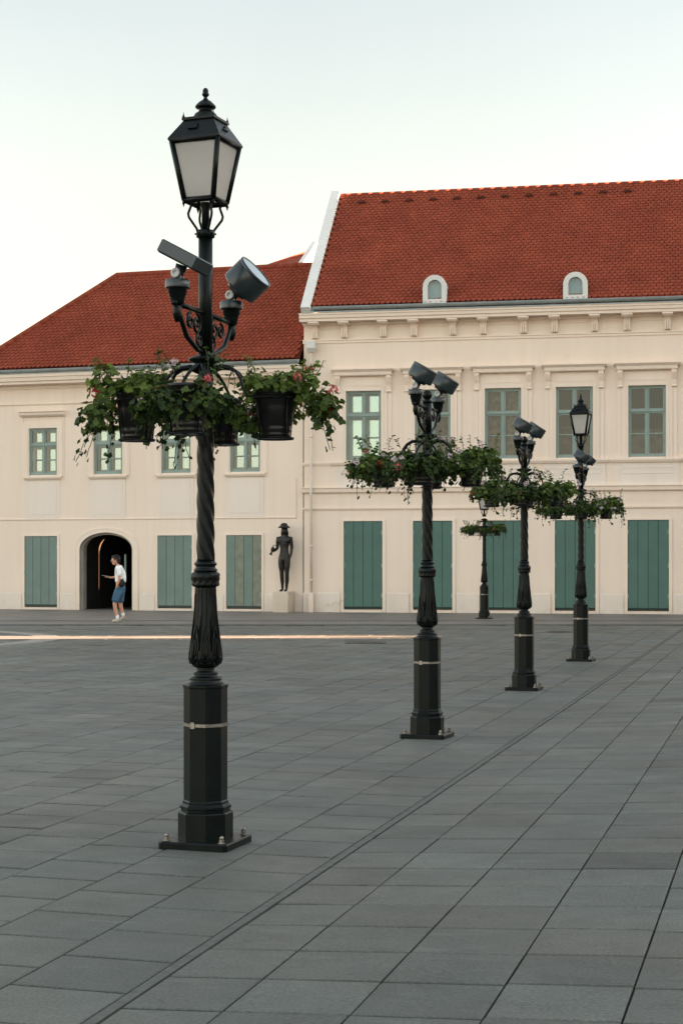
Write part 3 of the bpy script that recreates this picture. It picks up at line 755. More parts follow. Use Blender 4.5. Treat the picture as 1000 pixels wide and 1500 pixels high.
mb.box(-.27, -.25, -.022, .02, za-.05, za+1.2); mb.build('string_course', M['trim'], lb)
mb = MB(); zp = zl(868.5); e = [UL0-.02, ld[0][0]-.1, ld[0][1]+.1, AX0-.17, AX1+.24, ld[1][0]-.1, ld[1][1]+.1, ld[2][0]-.1, ld[2][1]+.1, UL1]
for i in range(0, len(e), 2):
    mb = MB(); mb.extr([(.02,zp),(-.018,zp-.02),(-.022,-.3),(.02,-.3)], e[i], e[i+1]); mb.build('plinth', M['plaster_pale'], lb)
for i, (a,b) in enumerate(lw):
    su = MB(); c = (a+b)/2; o = .20; zs = LW0-.05
    su.box(a-o, a-.003, -.035, .02, zs, LW1+.20); su.box(b+.003, b+o, -.035, .02, zs, LW1+.20); su.box(a-.003, b+.003, -.034, .02, LW1+.003, LW1+.198)
    su.box(a-o-.055, a-o, -.02, .02, zs, LW1+.36); su.box(b+o, b+o+.055, -.02, .02, zs, LW1+.36)
    su.box(a-.06, a-.04, -.045, -.034, zs, LW1+.05); su.box(b+.04, b+.06, -.045, -.034, zs, LW1+.05)
    sur = su.build('window_surround', M['trim'], lb)
    hd = MB(); z1 = zl(602); z0 = zl(610.5); hw = (lu(96)-lu(29))/2-.03
    hd.extr([(.02,z1),(-.20,z1),(-.20,z1-.035),(-.155,z1-.06),(-.14,z0+.06),(-.05,z0),(.02,z0)], c-hw, c+hw)
    hd.build('hood', M['trim'], sur)
    sl = MB(); z1 = zs-.002; sl.extr([(.02,z1),(-.11,z1),(-.11,z1-.035),(-.06,z1-.10),(.02,z1-.105)], c-.66, c+.66)
    sl.build('sill', M['trim'], sur)
    pn = MB(); z1 = zl(706); z0 = za-.0
    pn.box(c-.61, c+.61, -.014, .02, za+.005, zs-.11)
    rr = .10; x0, x1, zt, zb = c-.50, c+.50, z1-.02, zl(754)
    poly = [(x0,zb)]+[(x0+rr-rr*cos(q*pi/12), zt-rr+rr*sin(q*pi/12)) for q in range(7)]+[(x1-rr+rr*sin(q*pi/12), zt-rr+rr*cos(q*pi/12)) for q in range(7)]+[(x1,zb)]
    pn.prism(poly, -.024, -.012); pn.build('apron_panel', M['plaster_pale'], lb)
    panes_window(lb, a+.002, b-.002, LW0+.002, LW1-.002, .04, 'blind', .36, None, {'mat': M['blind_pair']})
for i, (a,b) in enumerate(ld):
    fr = MB(); fr.box(a-.08, a-.004, -.025, .02, .0, LD1+.07); fr.box(b+.004, b+.08, -.025, .02, .0, LD1+.07); fr.box(a-.004, b+.004, -.024, .02, LD1+.004, LD1+.068)
    fr.box(a-.004, b+.004, -.045, .09, -.02, .075)
    fr.build('door_surround', M['trim'], lb)
    boards(lb, a+.004, b-.004, LD0, LD1-.005, .0, M['shutter_left'])
    if i == 2:   # two weathered boards
        w = (b-a)/4
        for q in (1, 3):
            mb = MB(); mb.cbox(a+q*w+.008, a+(q+1)*w-.008, -.006, .0, LD0+.10, LD1-.012, .003)
            o = mb.build('weathered_board', noisy('weathered_board', (.195,.205,.160), .75, .18, 5), lb); o['label'] = 'board worn to bare grey brown wood'

# ================================================================== REAR BUILDING (roof and sunlit gable parapet showing over the ridge)
RYD = 63.0
def rp(px, py, Y): return ((px-500)/F*Y, Y, H+(Y0-py)/F*Y)
re = empty('rear_building', (rp(420,380,RYD)[0], RYD, 0), -LB.a)
tag(re, 'rear wing behind the hipped roof, red slope and white sunlit gable parapet', 'building')
inv = Matrix.Rotation(LB.a, 3, 'Z')
def rl(px, py, dY=0):
    p = rp(px, py, RYD+dY); v = inv @ Vector((p[0]-re.location.x, p[1]-re.location.y, 0)); return Vector((v.x, v.y, p[2]))
V0 = rl(440.5, 388); D_ = 1.9; z0_ = V0.z; z1_ = z0_+1.23
mb = MB(); mb.extr([(0,z0_),(D_,z1_),(D_+1.6,z1_),(D_+1.6,z0_-2.4),(0,z0_-2.4)], V0.x-.10, V0.x+.10)
mb.build('gable_parapet', M['parapet'], re)
A = rl(352,403); B = Vector((V0.x-.09, D_*.52, z0_+1.23*.52-.03))
mb = MB(); mb.add([A, Vector((V0.x-.09,-1.0,z0_-.70)), B, A+Vector((0,-1.0,-.75)), A+Vector((.2,3,-2.5)), B+Vector((0,3,-2.2))], [(0,3,1,2),(0,2,5,4)])
rr_ = mb.build('roof', noisy('far_tile', (.222,.050,.0275), .88, .2, 14), re)
mb = MB(); mb.tube([A, B], .07, 8); mb.build('ridge_cap', bpy.data.materials['far_tile'], rr_)
P3 = V0
mb = MB(); Bz = A.z-1.0
mb.box(A.x-.5, P3.x+4, 1.0, 6.0, -.2, Bz-.4); mb.build('wall', M['plaster'], re)

# ================================================================== UNSEEN HOUSES AND WALL ADDED OUTSIDE THE FRAME (they shade the square, shape the sun streak)
def sun_blocker(name, x0, x1, y0, y1, h, label):
    t = empty(name, ((x0+x1)/2, (y0+y1)/2, 0)); w = (x1-x0)/2; l = (y1-y0)/2
    hl = [(-l+1.6+i*3.0, -l+2.8+i*3.0, z, z+1.9) for i in range(int((2*l-2.2)/3.0)) for z in (1.2, 5.0)]
    m = MB(); m.box(-w, w, -l, l, -.5, h); m.build('wall', M['plaster'], t)
    m = MB(); m.add([(-w-.4,-l-.1,h+.02),(w+.4,-l-.1,h+.02),(w+.4,l+.1,h+.02),(-w-.4,l+.1,h+.02),(0,-l-.1,h+2.6),(0,l+.1,h+2.6)],[(0,4,5,3),(1,2,5,4),(0,1,4),(3,5,2),(0,3,2,1)])
    m.build('roof', bpy.data.materials['far_tile'], t)
    for (a,b,c,d) in hl:
        m = MB(); m.box(-w-.03, -w+.03, a, b, c, d); m.build('window', M['frame'], t)
    return tag(t, label, 'building')
sun_blocker('shade_house', 27, 37, -38, 35.25, 9.5, 'long cream house added out of view on the right to shade the square')
sun_blocker('shade_house', 27, 37, 37.35, 49.0, 9.5, 'short cream house added out of view to shade the far end of the square')
t = MB(); t.box(27.2, 27.6, 35.25, 37.35, -.2, 3.93); t.box(27.12, 27.68, 35.25, 37.35, 3.935, 4.05)  # unseen wall, its height set to cut the sun streak short
tag(t.build('streak_end_wall', M['plaster']), 'low cream wall added out of view in the gap to end the sun streak', 'wall')

# ================================================================== GROUND
PHI = radians(15.15)
CH = Vector((-.871, 5.664)); qd = Vector((cos(PHI), -sin(PHI))); pd = Vector((sin(PHI), cos(PHI)))
KR = .044
def gz(q): return 0.0 if q < 0 else KR*min(q, 9.0)
def qp(X, Y): v = Vector((X,Y))-CH; return v.dot(qd), v.dot(pd)
gm = MB()
qs = [-400, -60, -20, 0, 4.5, 9, 60, 400]; ps = [-400, -60, 0, 30, 60, 700]
for i in range(len(qs)-1):
    for j in range(len(ps)-1):
        gm.quad(*[(q, p, gz(q)-.012) for q, p in ((qs[i],ps[j]),(qs[i+1],ps[j]),(qs[i+1],ps[j+1]),(qs[i],ps[j+1]))])
g = gm.build('ground', M['joint']); g.location = (CH.x, CH.y, 0); g.rotation_euler = (0,0,-PHI); tag(g, kind='structure')
YS = 40.9
pv = MB()
covers = [(505,565,939.5,944),(803,837,924.5,927.5)]
def paver(q0,q1,p0,p1,shear):
    qc = (q0+q1)/2; pc = (p0+p1)/2
    w = CH+qd*qc+pd*pc
    if w.y > YS-.15 or w.y < 2.0: return
    if abs(w.x) > .30*w.y+3.0: return
    rnd = random.gauss(1.0, .065)
    if random.random() < .04: rnd *= 1.12
    if random.random() < .03: rnd *= .8
    pv.cur = max(.7, rnd)
    near = w.y < 20; xg = 2.0 if w.y < 8 else 2.9
    gp = .0034 if near else .005; ch = .006
    h = random.uniform(-.0012,.0012); t1 = random.uniform(-.0012,.0012); t2 = random.uniform(-.0012,.0012)
    def pt(q, p, dz): return (q, p+shear*(q-qc), gz(q)+dz+(t1 if q > qc else -t1)+(t2 if p > pc else -t2))
    a0,a1,b0,b1 = q0+gp+random.uniform(0,.002),q1-gp-random.uniform(0,.002),p0+gp*xg+random.uniform(0,.003),p1-gp*xg-random.uniform(0,.003)
    o = [(a0,b0),(a1,b0),(a1,b1),(a0,b1)]; i_ = [(a0+ch,b0+ch),(a1-ch,b0+ch),(a1-ch,b1-ch),(a0+ch,b1-ch)]
    if near:
        vs = [pt(x,y,h-.011) for x,y in o]+[pt(x,y,h-.003) for x,y in o]+[pt(x,y,h) for x,y in i_]
        fs = [(8,9,10,11)]
        for k in range(4):
            k2 = (k+1) % 4; fs += [(k,k2,4+k2,4+k),(4+k,4+k2,8+k2,8+k)]
        pv.add(vs, fs)
    else:
        vs = [pt(x,y,h) for x,y in o]+[pt(x,y,h-.011) for x,y in o]
        pv.add(vs, [(0,1,2,3)]+[(4+k,4+(k+1)%4,(k+1)%4,k) for k in range(4)])
cw = .030
cols = []
q = -cw
for i in range(70):
    cols.append((q-.482, q, -1)); q -= .482
q = cw; cols.append((q, .412, 1)); q = .412
for i in range(22): cols.append((q, q+.463, 1)); q += .463
for ci, (a, b, side) in enumerate(cols):
    rows = .476 if side < 0 else .463
    off = (.0 if ci % 2 else rows/2)+random.uniform(-.05,.05) if side < 0 else random.uniform(-.012,.012)
    off += .21
    k = -10
    while k*rows+off < 46:
        j = random.uniform(-.006,.006)
        paver(a, b, k*rows+off, (k+1)*rows+off, -.018 if side < 0 else .0)
        k += 1
o = pv.build('plaza_paving', M['paver']); o.location = (CH.x, CH.y, 0); o.rotation_euler = (0,0,-PHI); tag(o, kind='structure')
mb = MB(); k = -3.0
while k < 37: mb.box(-.022, .022, k+.004, k+1.0, -.012, .001); k += 1.0
o = mb.build('drain_channel', noisy('slot_drain_steel', (.092,.096,.086), .6, .25, 20)); o.location = (CH.x, CH.y, 0); o.rotation_euler = (0,0,-PHI); tag(o, kind='structure')
mb = MB(); mb.quad((-40,YS,.008),(26.9,YS,.008),(26.9,62,.008),(-40,62,.008)); mb.quad((-40,YS,.008),(26.9,YS,.008),(26.9,YS,-.02),(-40,YS,-.02))
tag(mb.build('sidewalk', M['setts']), kind='structure')
mb = MB(); mb.box(-40, 26.9, YS-.16, YS+.22, -.02, .012); mb.box(-40, 26.9, YS+2.5, YS+2.9, -.02, .0115)
for i in range(len(bu)): pass
tag(mb.build('kerb', M['kerb']), kind='structure')
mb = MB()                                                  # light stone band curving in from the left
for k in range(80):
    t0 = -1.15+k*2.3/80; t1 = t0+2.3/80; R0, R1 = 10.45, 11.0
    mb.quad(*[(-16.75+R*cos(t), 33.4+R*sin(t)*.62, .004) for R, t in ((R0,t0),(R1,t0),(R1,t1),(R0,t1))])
YB = 34.1  # straight pale strip follows the sun streak, painting it brighter than the paving
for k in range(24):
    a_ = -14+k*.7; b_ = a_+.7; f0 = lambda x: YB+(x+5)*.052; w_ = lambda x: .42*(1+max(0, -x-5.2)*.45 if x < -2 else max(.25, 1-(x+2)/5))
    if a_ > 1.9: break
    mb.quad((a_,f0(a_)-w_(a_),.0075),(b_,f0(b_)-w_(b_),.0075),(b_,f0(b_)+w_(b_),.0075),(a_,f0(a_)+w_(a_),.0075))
tag(mb.build('stone_band_and_sun_streak', M['band']), kind='structure')
for i, (xa,xb,ya,yb) in enumerate(covers):
    Ya, Yb = F*H/(yb-Y0), F*H/(ya-Y0); ym = (Ya+Yb)/2
    X0, X1 = (xa-500)/F*ym, (xb-500)/F*ym
    m = MB(); wx = X1-X0; wy = min(Yb-Ya, wx)
    m.box(-wx/2, wx/2, -wy/2, wy/2, 0, .006); m.box(-wx/2+.05, wx/2-.05, -wy/2+.05, wy/2-.05, .0065, .009)
    n = 9
    for q in range(n): m.box(-wx/2+.07+q*(wx-.14)/n, -wx/2+.07+(q+.5)*(wx-.14)/n, -wy/2+.07, wy/2-.07, .009, .014)
    o = m.build('manhole_cover', M['iron_worn']); o.location = ((X0+X1)/2, ym, .001)
    tag(o, ['wide dark rectangular iron cover set in the paving left of the second lamp', 'smaller dark iron cover in the paving between the two farthest lamps of the row'][i], 'manhole cover')
m = MB(); pts = []
for k in range(12):
    t = 2*pi*k/12; r = .022+.012*cos(3*t)+.004*cos(7*t); pts.append((r*cos(t), r*sin(t)*.7, .004+.006*cos(2*t)))
m.add(pts+[(0,0,.002)], [(k,(k+1)%12,12) for k in range(12)], True)
o = m.build('fallen_leaf', M['leaf_dry']); o.location = (-.497, 5.96, .004); tag(o, 'small dry yellow leaf lying on the paving in the foreground', 'leaf')

# ================================================================== LAMPS
LROT = radians(-18)
def rope(r, t, z): return r*(1+.075*cos(5*(t+2*pi/.64*z/1.0*1.0)))
def make_base(root):
    m = MB(); s = .205; c = .02
    pl = [(-s+c,-s),(s-c,-s),(s,-s+c),(s,s-c),(s-c,s),(-s+c,s),(-s,s-c),(-s,-s+c)]
    n = 8; i_ = [(x*.975,y*.975) for x,y in pl]
    vs = [(x,y,0) for x,y in pl]+[(x,y,.034) for x,y in pl]+[(x,y,.042) for x,y in i_]
    m.add(vs, [tuple(range(16,24))]+[(k,(k+1)%n,n+(k+1)%n,n+k) for k in range(n)]+[(n+k,n+(k+1)%n,2*n+(k+1)%n,2*n+k) for k in range(n)])
    bp = m.build('base_plate', M['iron'], root)
    for sx in (-1,1):
        for sy in (-1,1):
            m = MB(); c0 = (sx*.165, sy*.165)
            m.lathe([(.022,.0425),(.022,.046)], 16, c0); m.lathe([(.016,.046),(.016,.066)], 6, c0, smooth=False); m.lathe([(.0125,.066),(.0125,.074),(.008,.082),(.001,.085)], 12, c0)
            m.build('bolt', M['steel'], root)
    oc = pi/8
    k8 = 1/cos(pi/8)
    m = MB(); m.lathe([(r*k8,z) for r,z in ((.143,.042),(.143,.185),(.139,.192),(.128,.198),(.128,.208),(.133,.214),(.133,.224),(.124,.232),(.119,.238),(.119,.250),(.1135,.258),(.1135,.885),(.118,.892),(.118,.903),(.108,.909))], 8, rot=oc, smooth=False)
    ped = m.build('pedestal', M['iron'], root)
    m = MB(); m.cbox(-.038, .038, -.1155, -.110, .29, .80, .002); m.xform(Matrix.Rotation(radians(45), 4, 'Z'))
    m.build('access_door', M['iron'], ped)
    m = MB(); m.lathe([(r*k8,z) for r,z in ((.114,.672),(.1185,.673),(.1185,.690),(.114,.691))], 8, rot=oc, smooth=False, cap=False)
    bd = m.build('band', M['steel'], root)
    m = MB(); m.box(-.014,.014,-.124,-.116,.664,.699); m.xform(Matrix.Rotation(radians(-14), 4, 'Z')); m.build('buckle', M['steel'], bd)
    # neck, leafy bulb, collar
    m = MB(); m.lathe([(.105,.905),(.100,.918),(.088,.926),(.092,.936),(.092,.944),(.080,.950),(.066,.956),(.070,.966),(.070,.974),(.055,.980),(.050,.992),(.056,1.0)], 32)
    m.build('neck', M['iron'], root)
    def bulb(r, t, z):
        f = (z-1.0)/.46
        low = max(0, 1-abs(f-.12)/.22); mid = max(0, 1-abs(f-.42)/.45)
        leaf = .085*low*(abs(cos(4*t))**.6-.45)+.07*mid*(abs(cos(4*t+pi/2*f*0))**3-.4)*abs(cos(8*t))
        flute = .05*min(1, f*2)*cos(16*t)*(1 if f > .3 else f/.3)
        return r*(1+leaf+flute*.8)
    pr = [(.054,1.0),(.070,1.008),(.082,1.022),(.088,1.045),(.088,1.07),(.085,1.10),(.080,1.14),(.075,1.18),(.070,1.22),(.066,1.27),(.063,1.32),(.060,1.37),(.058,1.42),(.058,1.455)]
    pp = []
    for i in range(len(pr)-1):
        for q in range(3): pp.append((pr[i][0]+(pr[i+1][0]-pr[i][0])*q/3, pr[i][1]+(pr[i+1][1]-pr[i][1])*q/3))
    m = MB(); m.lathe(pp+[pr[-1]], 96, rf=bulb)
    def rad(z):
        for i in range(len(pr)-1):
            if pr[i][1] <= z <= pr[i+1][1]: return pr[i][0]+(pr[i+1][0]-pr[i][0])*(z-pr[i][1])/(pr[i+1][1]-pr[i][1])
        return pr[-1][0]
    def on(t, z, e=.004): r = rad(z)+e; return (r*cos(t), r*sin(t), z)
    for k in range(8):
        t0 = k*pi/4+pi/8
        for s_ in (-1, 1):
            m.tube([on(t0+s_*pi/8*w_, 1.03+.21*h_) for w_, h_ in ((.02,0),(.45,.10),(.72,.28),(.74,.45),(.55,.66),(.25,.86),(.0,1.0))], [.004,.006,.006,.006,.005,.004,.002], 6)
            m.tube([on(t0+s_*pi/8*w_, 1.05+.12*h_) for w_, h_ in ((.02,0),(.28,.25),(.32,.55),(.15,.85),(0,1))], [.003,.005,.005,.004,.002], 6)
            c0 = t0+pi/8; m.tube([on(c0+s_*(.16+.10*cos(a_)), 1.045+.020*sin(a_), .005) for a_ in [q*pi/5 for q in range(9)]], .005, 6)
        m.tube([on(t0+pi/8, 1.10),on(t0+pi/8, 1.30),on(t0+pi/8, 1.42)], [.006,.005,.003], 6)
    m.build('leaf_bulb', M['iron'], root)
    m = MB(); m.lathe([(.058,1.455),(.074,1.458),(.076,1.47),(.073,1.48),(.078,1.50),(.080,1.525),(.074,1.536),(.062,1.540)], 64, rf=lambda r,t,z: r*(1+(.05*cos(12*t+3*sin((z-1.45)*60)) if 1.46 < z < 1.53 else 0)))
    m.lathe([(.060,1.538),(.067,1.545),(.067,1.552),(.058,1.560),(.055,1.572),(.062,1.578),(.064,1.586),(.058,1.594),(.052,1.600)], 32)
    m.build('collar', M['iron'], root)
def make_shaft(root, ztop, zdisc):
    zz = [1.598+(zdisc-.12-1.598)*i/70 for i in range(71)]
    m = MB(); m.lathe([(.0495-.006*(z-1.6), z) for z in zz], 40, rf=rope); m.build('twisted_shaft', M['iron'], root)
    m = MB(); z = zdisc
    m.lathe([(.040,z-.14),(.046,z-.12),(.046,z-.10),(.040,z-.09),(.044,z-.05),(.056,z-.032),(.085,z-.022),(.096,z-.012),(.096,z-.003),(.086,z+.003),(.050,z+.012),(.043,z+.022)], 32); m.build('disc', M['iron'], root)
    if ztop > zdisc+.1:
        m = MB(); m.lathe([(.040,z+.01),(.040,ztop)], 24); m.build('upper_pole', M['iron'], root)
def make_arms(root, zdisc, ang, R=.40):
    for k in range(4):
        m = MB(); A_ = ang+k*pi/2
        for s in (-1, 1):
            pts = []
            for (r, dz, off) in ((.03,-.075,0),(.09,-.052,.006),(.14,-.058,.015),(.185,-.085,.035),(.215,-.13,.06),(.235,-.19,.085),(.26,-.225,.10),(.32,-.235,.112),(R,-.235,.118)):
                pts.append((r*cos(A_)-s*off*sin(A_), r*sin(A_)+s*off*cos(A_), zdisc+dz))
            m.tube(pts, [.020,.017,.013,.010,.009,.008,.007,.007,.007], 8)
        am = m.build('basket_arm', M['iron'], root)
        m = MB(); cx, cy = R*cos(A_), R*sin(A_)
        m.tube([(cx+.118*cos(2*pi*q/24), cy+.118*sin(2*pi*q/24), zdisc-.235) for q in range(24)], .007, 6, True)
        m.tube([(cx+.100*cos(2*pi*q/24), cy+.100*sin(2*pi*q/24), zdisc-.458) for q in range(24)], .007, 6, True)
        for q in range(4):
            t = A_+pi/4+q*pi/2; m.tube([(cx+.118*cos(t), cy+.118*sin(t), zdisc-.235),(cx+.112*cos(t), cy+.112*sin(t), zdisc-.36),(cx+.100*cos(t), cy+.100*sin(t), zdisc-.458)], .005, 6)
        m.tube([(cx-.1*cos(A_), cy-.1*sin(A_), zdisc-.461),(cx+.1*cos(A_), cy+.1*sin(A_), zdisc-.461)], .006, 6)
        m.build('basket_hoop', M['iron'], am)
def make_lantern(root, z0, rz=0):
    ln = empty('lantern', (0,0,z0)); ln.parent = root; ln.rotation_euler = (0,0,rz)
    zb, zt, hb, ht = .15, .475, .089, .142
    m = MB()
    cb = [(sx*hb,sy*hb,zb) for sx,sy in ((-1,-1),(1,-1),(1,1),(-1,1))]; ct = [(sx*ht,sy*ht,zt) for sx,sy in ((-1,-1),(1,-1),(1,1),(-1,1))]
    for a, b in zip(cb, ct): m.tube([a,b], .017, 4)
    for r_, rr in ((cb,.013),(ct,.013)):
        for k in range(4): m.tube([r_[k], r_[(k+1)%4]], rr+.004, 4)
    for c in cb:
        s = 1.03; m.lathe([(.008,zb-.010),(.009,zb-.018),(.004,zb-.03),(.0005,zb-.042)], 8, (c[0]*s,c[1]*s))
    fr = m.build('frame', M['iron'], ln)
    for k in range(4):
        k2 = (k+1) % 4; A_, B_, C_, D_ = Vector(cb[k]), Vector(cb[k2]), Vector(ct[k2]), Vector(ct[k])
        m = MB(); ins = lambda p: p*1.0-Vector((p.x*.02,p.y*.02,0))
        m.quad(ins(A_),ins(B_),ins(C_),ins(D_)); m.build('pane', M['frosted'], ln)
    m = MB(); e = .158; hr = .092; zr_ = .595
    def sq(h, z): return [(-h,-h,z),(h,-h,z),(h,h,z),(-h,h,z)]
    lv = [sq(.148,.470),sq(e,.478),sq(e,.488),sq(hr,zr_),sq(hr+.008,zr_+.002),sq(hr+.008,zr_+.016),sq(hr-.004,zr_+.020)]
    vs = [p for L_ in lv for p in L_]; fs = [(3,2,1,0)]
    for j in range(len(lv)-1): fs += [(j*4+k,j*4+(k+1)%4,j*4+4+(k+1)%4,j*4+4+k) for k in range(4)]
    fs.append(tuple(range(len(vs)-4,len(vs)))); m.add(vs, fs)
    rf_ = m.build('lantern_roof', M['iron'], ln)
    m = MB()                                                  # vent flaps on the roof slopes
    for k in range(4):
        st = len(m.v); sl = atan2(zr_-.488, e-hr)
        m.box(-.045,.010,-.004,.004,-.012,-.002); m.box(.0,.010,-.004,.004,-.002,.026)
        m.xform(Matrix.Rotation(k*pi/2, 4, 'Z') @ Matrix.Translation((0,-(e+hr)/2-.004,.545)) @ Matrix.Rotation(-(pi/2-sl), 4, 'X'), st)
    m.build('vent_flap', M['iron'], rf_)
    m = MB(); z = zr_+.02
    m.lathe([(.070,z),(.070,z+.012),(.060,z+.030),(.040,z+.044),(.036,z+.052),(.036,z+.058),(.056,z+.064),(.059,z+.072),(.054,z+.080),(.034,z+.100),(.018,z+.110),(.009,z+.122),(.012,z+.128),(.019,z+.136),(.021,z+.142),(.016,z+.150),(.017,z+.160),(.013,z+.172),(.005,z+.178),(.0005,z+.179)], 24)
    for sx in (-1,1):
        for sy in (-1,1): m.lathe([(.007,zr_+.016),(.008,zr_+.022),(.004,zr_+.030),(.0005,zr_+.048)], 8, (sx*.092,sy*.092))
    m.build('finial', M['iron'], ln)
    m = MB(); m.lathe([(.042,-.052),(.052,-.050),(.052,-.012),(.042,-.010)], 24); m.lathe([(.022,-.01),(.022,.10),(.03,.12),(.03,.145)], 16)
    for k in range(8):
        t = k*pi/4+pi/8; m.lathe([(.008,-.035),(.008,-.027)], 8, (.054*cos(t),.054*sin(t)))
    for sx,sy in ((-1,-1),(1,-1),(1,1),(-1,1)):
        d = Vector((sx,sy,0)).normalized()
        pts = [d*r+Vector((0,0,zz)) for r,zz in ((.045,-.03),(.052,-.005),(.075,.025),(.098,.055),(.103,.075),(.094,.10),(.086,.12),(.095,.145))]
        m.tube(pts, .0075, 8)
        e2 = Vector((-sy,sx,0)).normalized()*.012
    m.build('lantern_bracket', M['iron'], ln)
    return ln
def make_flood_arm(root, zb, ydir, L=.39):
    """iron bracket with scroll, socket on its end"""
    m = MB(); y = ydir
    m.tube([(0,.03*y,zb),(0,(L+.05)*y,zb)], .015, 10)
    m.tube([(0,L*.98*y,zb-.01),(0,(L-.05)*y,zb-.08),(0,(L-.12)*y,zb-.16),(0,.12*y,zb-.215),(0,.04*y,zb-.225)], [.012,.014,.015,.014,.010], 8)
    def scroll(cy, cz, r0, turns, d, rr=.009):
        pts = []
        for q in range(26):
            t = q/25; r = r0*(1-t*.75); a = d*(t*turns*2*pi)+pi/2
            pts.append((0, (cy+r*cos(a))*y, cz+r*sin(a)))
        m.tube(pts, rr, 6)
    scroll(.13, zb-.075, .06, 1.4, 1); scroll(.22, zb-.07, .045, 1.3, -1); scroll(.09, zb-.16, .05, 1.2, -1, .008)
    m.tube([(0,(L-.0)*y,zb+.03),(0,(L+.012)*y,zb-.06),(0,(L-.0)*y,zb-.10)], [.022,.024,.014], 8)
    m.lathe([(.032,zb-.01),(.040,zb+.02),(.046,zb+.045),(.050,zb+.05),(.050,zb+.078),(.060,zb+.079)], 24, (0, L*y))
    return m.build('flood_bracket', M['iron'], root)
def make_flood(root, zb, ydir, ax, box=False, L=.39, dia=.236, dep=.125, hz=.115, off=(0,0,0)):
    """spot floodlight: drum base on the socket, hinge, casing whose beam axis is ax (lamp space)"""
    e = empty('floodlight', (0, L*ydir, zb+.08)); e.parent = root
    m = MB(); m.lathe([(.056,0),(.066,.001),(.067,.005),(.067,.042),(.064,.046),(.03,.047)], 32); m.build('flood_base', M['iron_flood'], e)
    axv = Vector(ax).normalized()
    zh = .082
    m = MB(); m.box(-.028,.028,-.022,.022,.046,.10)
    side = Vector((0,-1,0)); 
    m.tube([Vector((0,0,.06)), Vector((0,0,zh))+axv*.05], [.026,.034], 8)
    m.build('hinge', M['iron_flood'], e)
    m = MB(); pts = [Vector((0,-.026,zh)),Vector((0,-.036,zh))]
    R_ = Matrix.Translation((0,0,zh)) @ Matrix.Rotation(pi/2, 4, 'X')
    s0 = len(m.v); m.lathe([(.026,.024),(.027,.032),(.025,.035),(.012,.035),(.011,.030),(.001,.030)], 24, cap=True); m.xform(R_, s0); m.build('hinge_washer', M['washer'], e)
    ctr = Vector((0,0,zh))+axv*(.058+dep/2)+Vector(off)
    if box:
        e1 = Vector(box).normalized(); e1 = (e1-axv*e1.dot(axv)).normalized(); e2 = axv.cross(e1)
    else:
        q = axv.to_track_quat('Z','Y').to_matrix(); e1 = q.col[0]; e2 = q.col[1]
    RM = Matrix((( e1.x,e2.x,axv.x,ctr.x),(e1.y,e2.y,axv.y,ctr.y),(e1.z,e2.z,axv.z,ctr.z),(0,0,0,1)))
    m = MB()
    if box:
        hw = .118; hd = .105; d2 = dep/2; c = .006
        ring_ = lambda a,b,z: [(-a,-b,z),(a,-b,z),(a,b,z),(-a,b,z)]
        lv = [ring_(hw*.9,hd*.9,-d2-.004),ring_(hw-c,hd-c,-d2),ring_(hw,hd,-d2+c),ring_(hw,hd,d2-c),ring_(hw-c,hd-c,d2),ring_(hw-.016,hd-.016,d2),ring_(hw-.018,hd-.018,d2-.012)]
        vs = [p for l in lv for p in l]; fs = [(3,2,1,0)]
        for j in range(len(lv)-1): fs += [(j*4+k,j*4+(k+1)%4,j*4+4+(k+1)%4,j*4+4+k) for k in range(4)]
        m.add(vs, fs); fs2 = tuple(range(24,28)); m.add([vs[i] for i in fs2], [(0,1,2,3)])
    else:
        r = dia/2; d2 = dep/2
        m.lathe([(r*.55,-d2-.022),(r*.62,-d2-.004),(r*.90,-d2),(r*.985,-d2+.006),(r,-d2+.014),(r,d2-.020),(r*.99,d2-.018),(r*.99,d2-.014),(r,d2-.012),(r,d2),(r*.93,d2+.001),(r*.91,d2-.01),(.01,d2-.012)], 48)
    m.xform(RM); cs = m.build('casing', M['iron_flood'], e)
    m = MB()
    if box: m.quad((-hw+.02,-hd+.02,d2-.004),(hw-.02,-hd+.02,d2-.004),(hw-.02,hd-.02,d2-.004),(-hw+.02,hd-.02,d2-.004))
    else: m.lathe([(r*.925,d2-.003),(r*.5,d2-.001),(.001,d2)], 40, cap=False)
    m.xform(RM); m.build('lens', M['lens'], cs)
    return e
def to_lamp(v):   # world direction -> lamp space
    return Matrix.Rotation(-LROT, 3, 'Z') @ Vector(v)
def ball_top(root, z):
    m = MB(); m.lathe([(.044,z-.02),(.044,z),(.028,z+.006),(.024,z+.012)]+[(.046*sin(t*pi/10), z+.05-.046*cos(t*pi/10)) for t in range(2, 11)], 24); m.build('ball_cap', M['iron'], root)

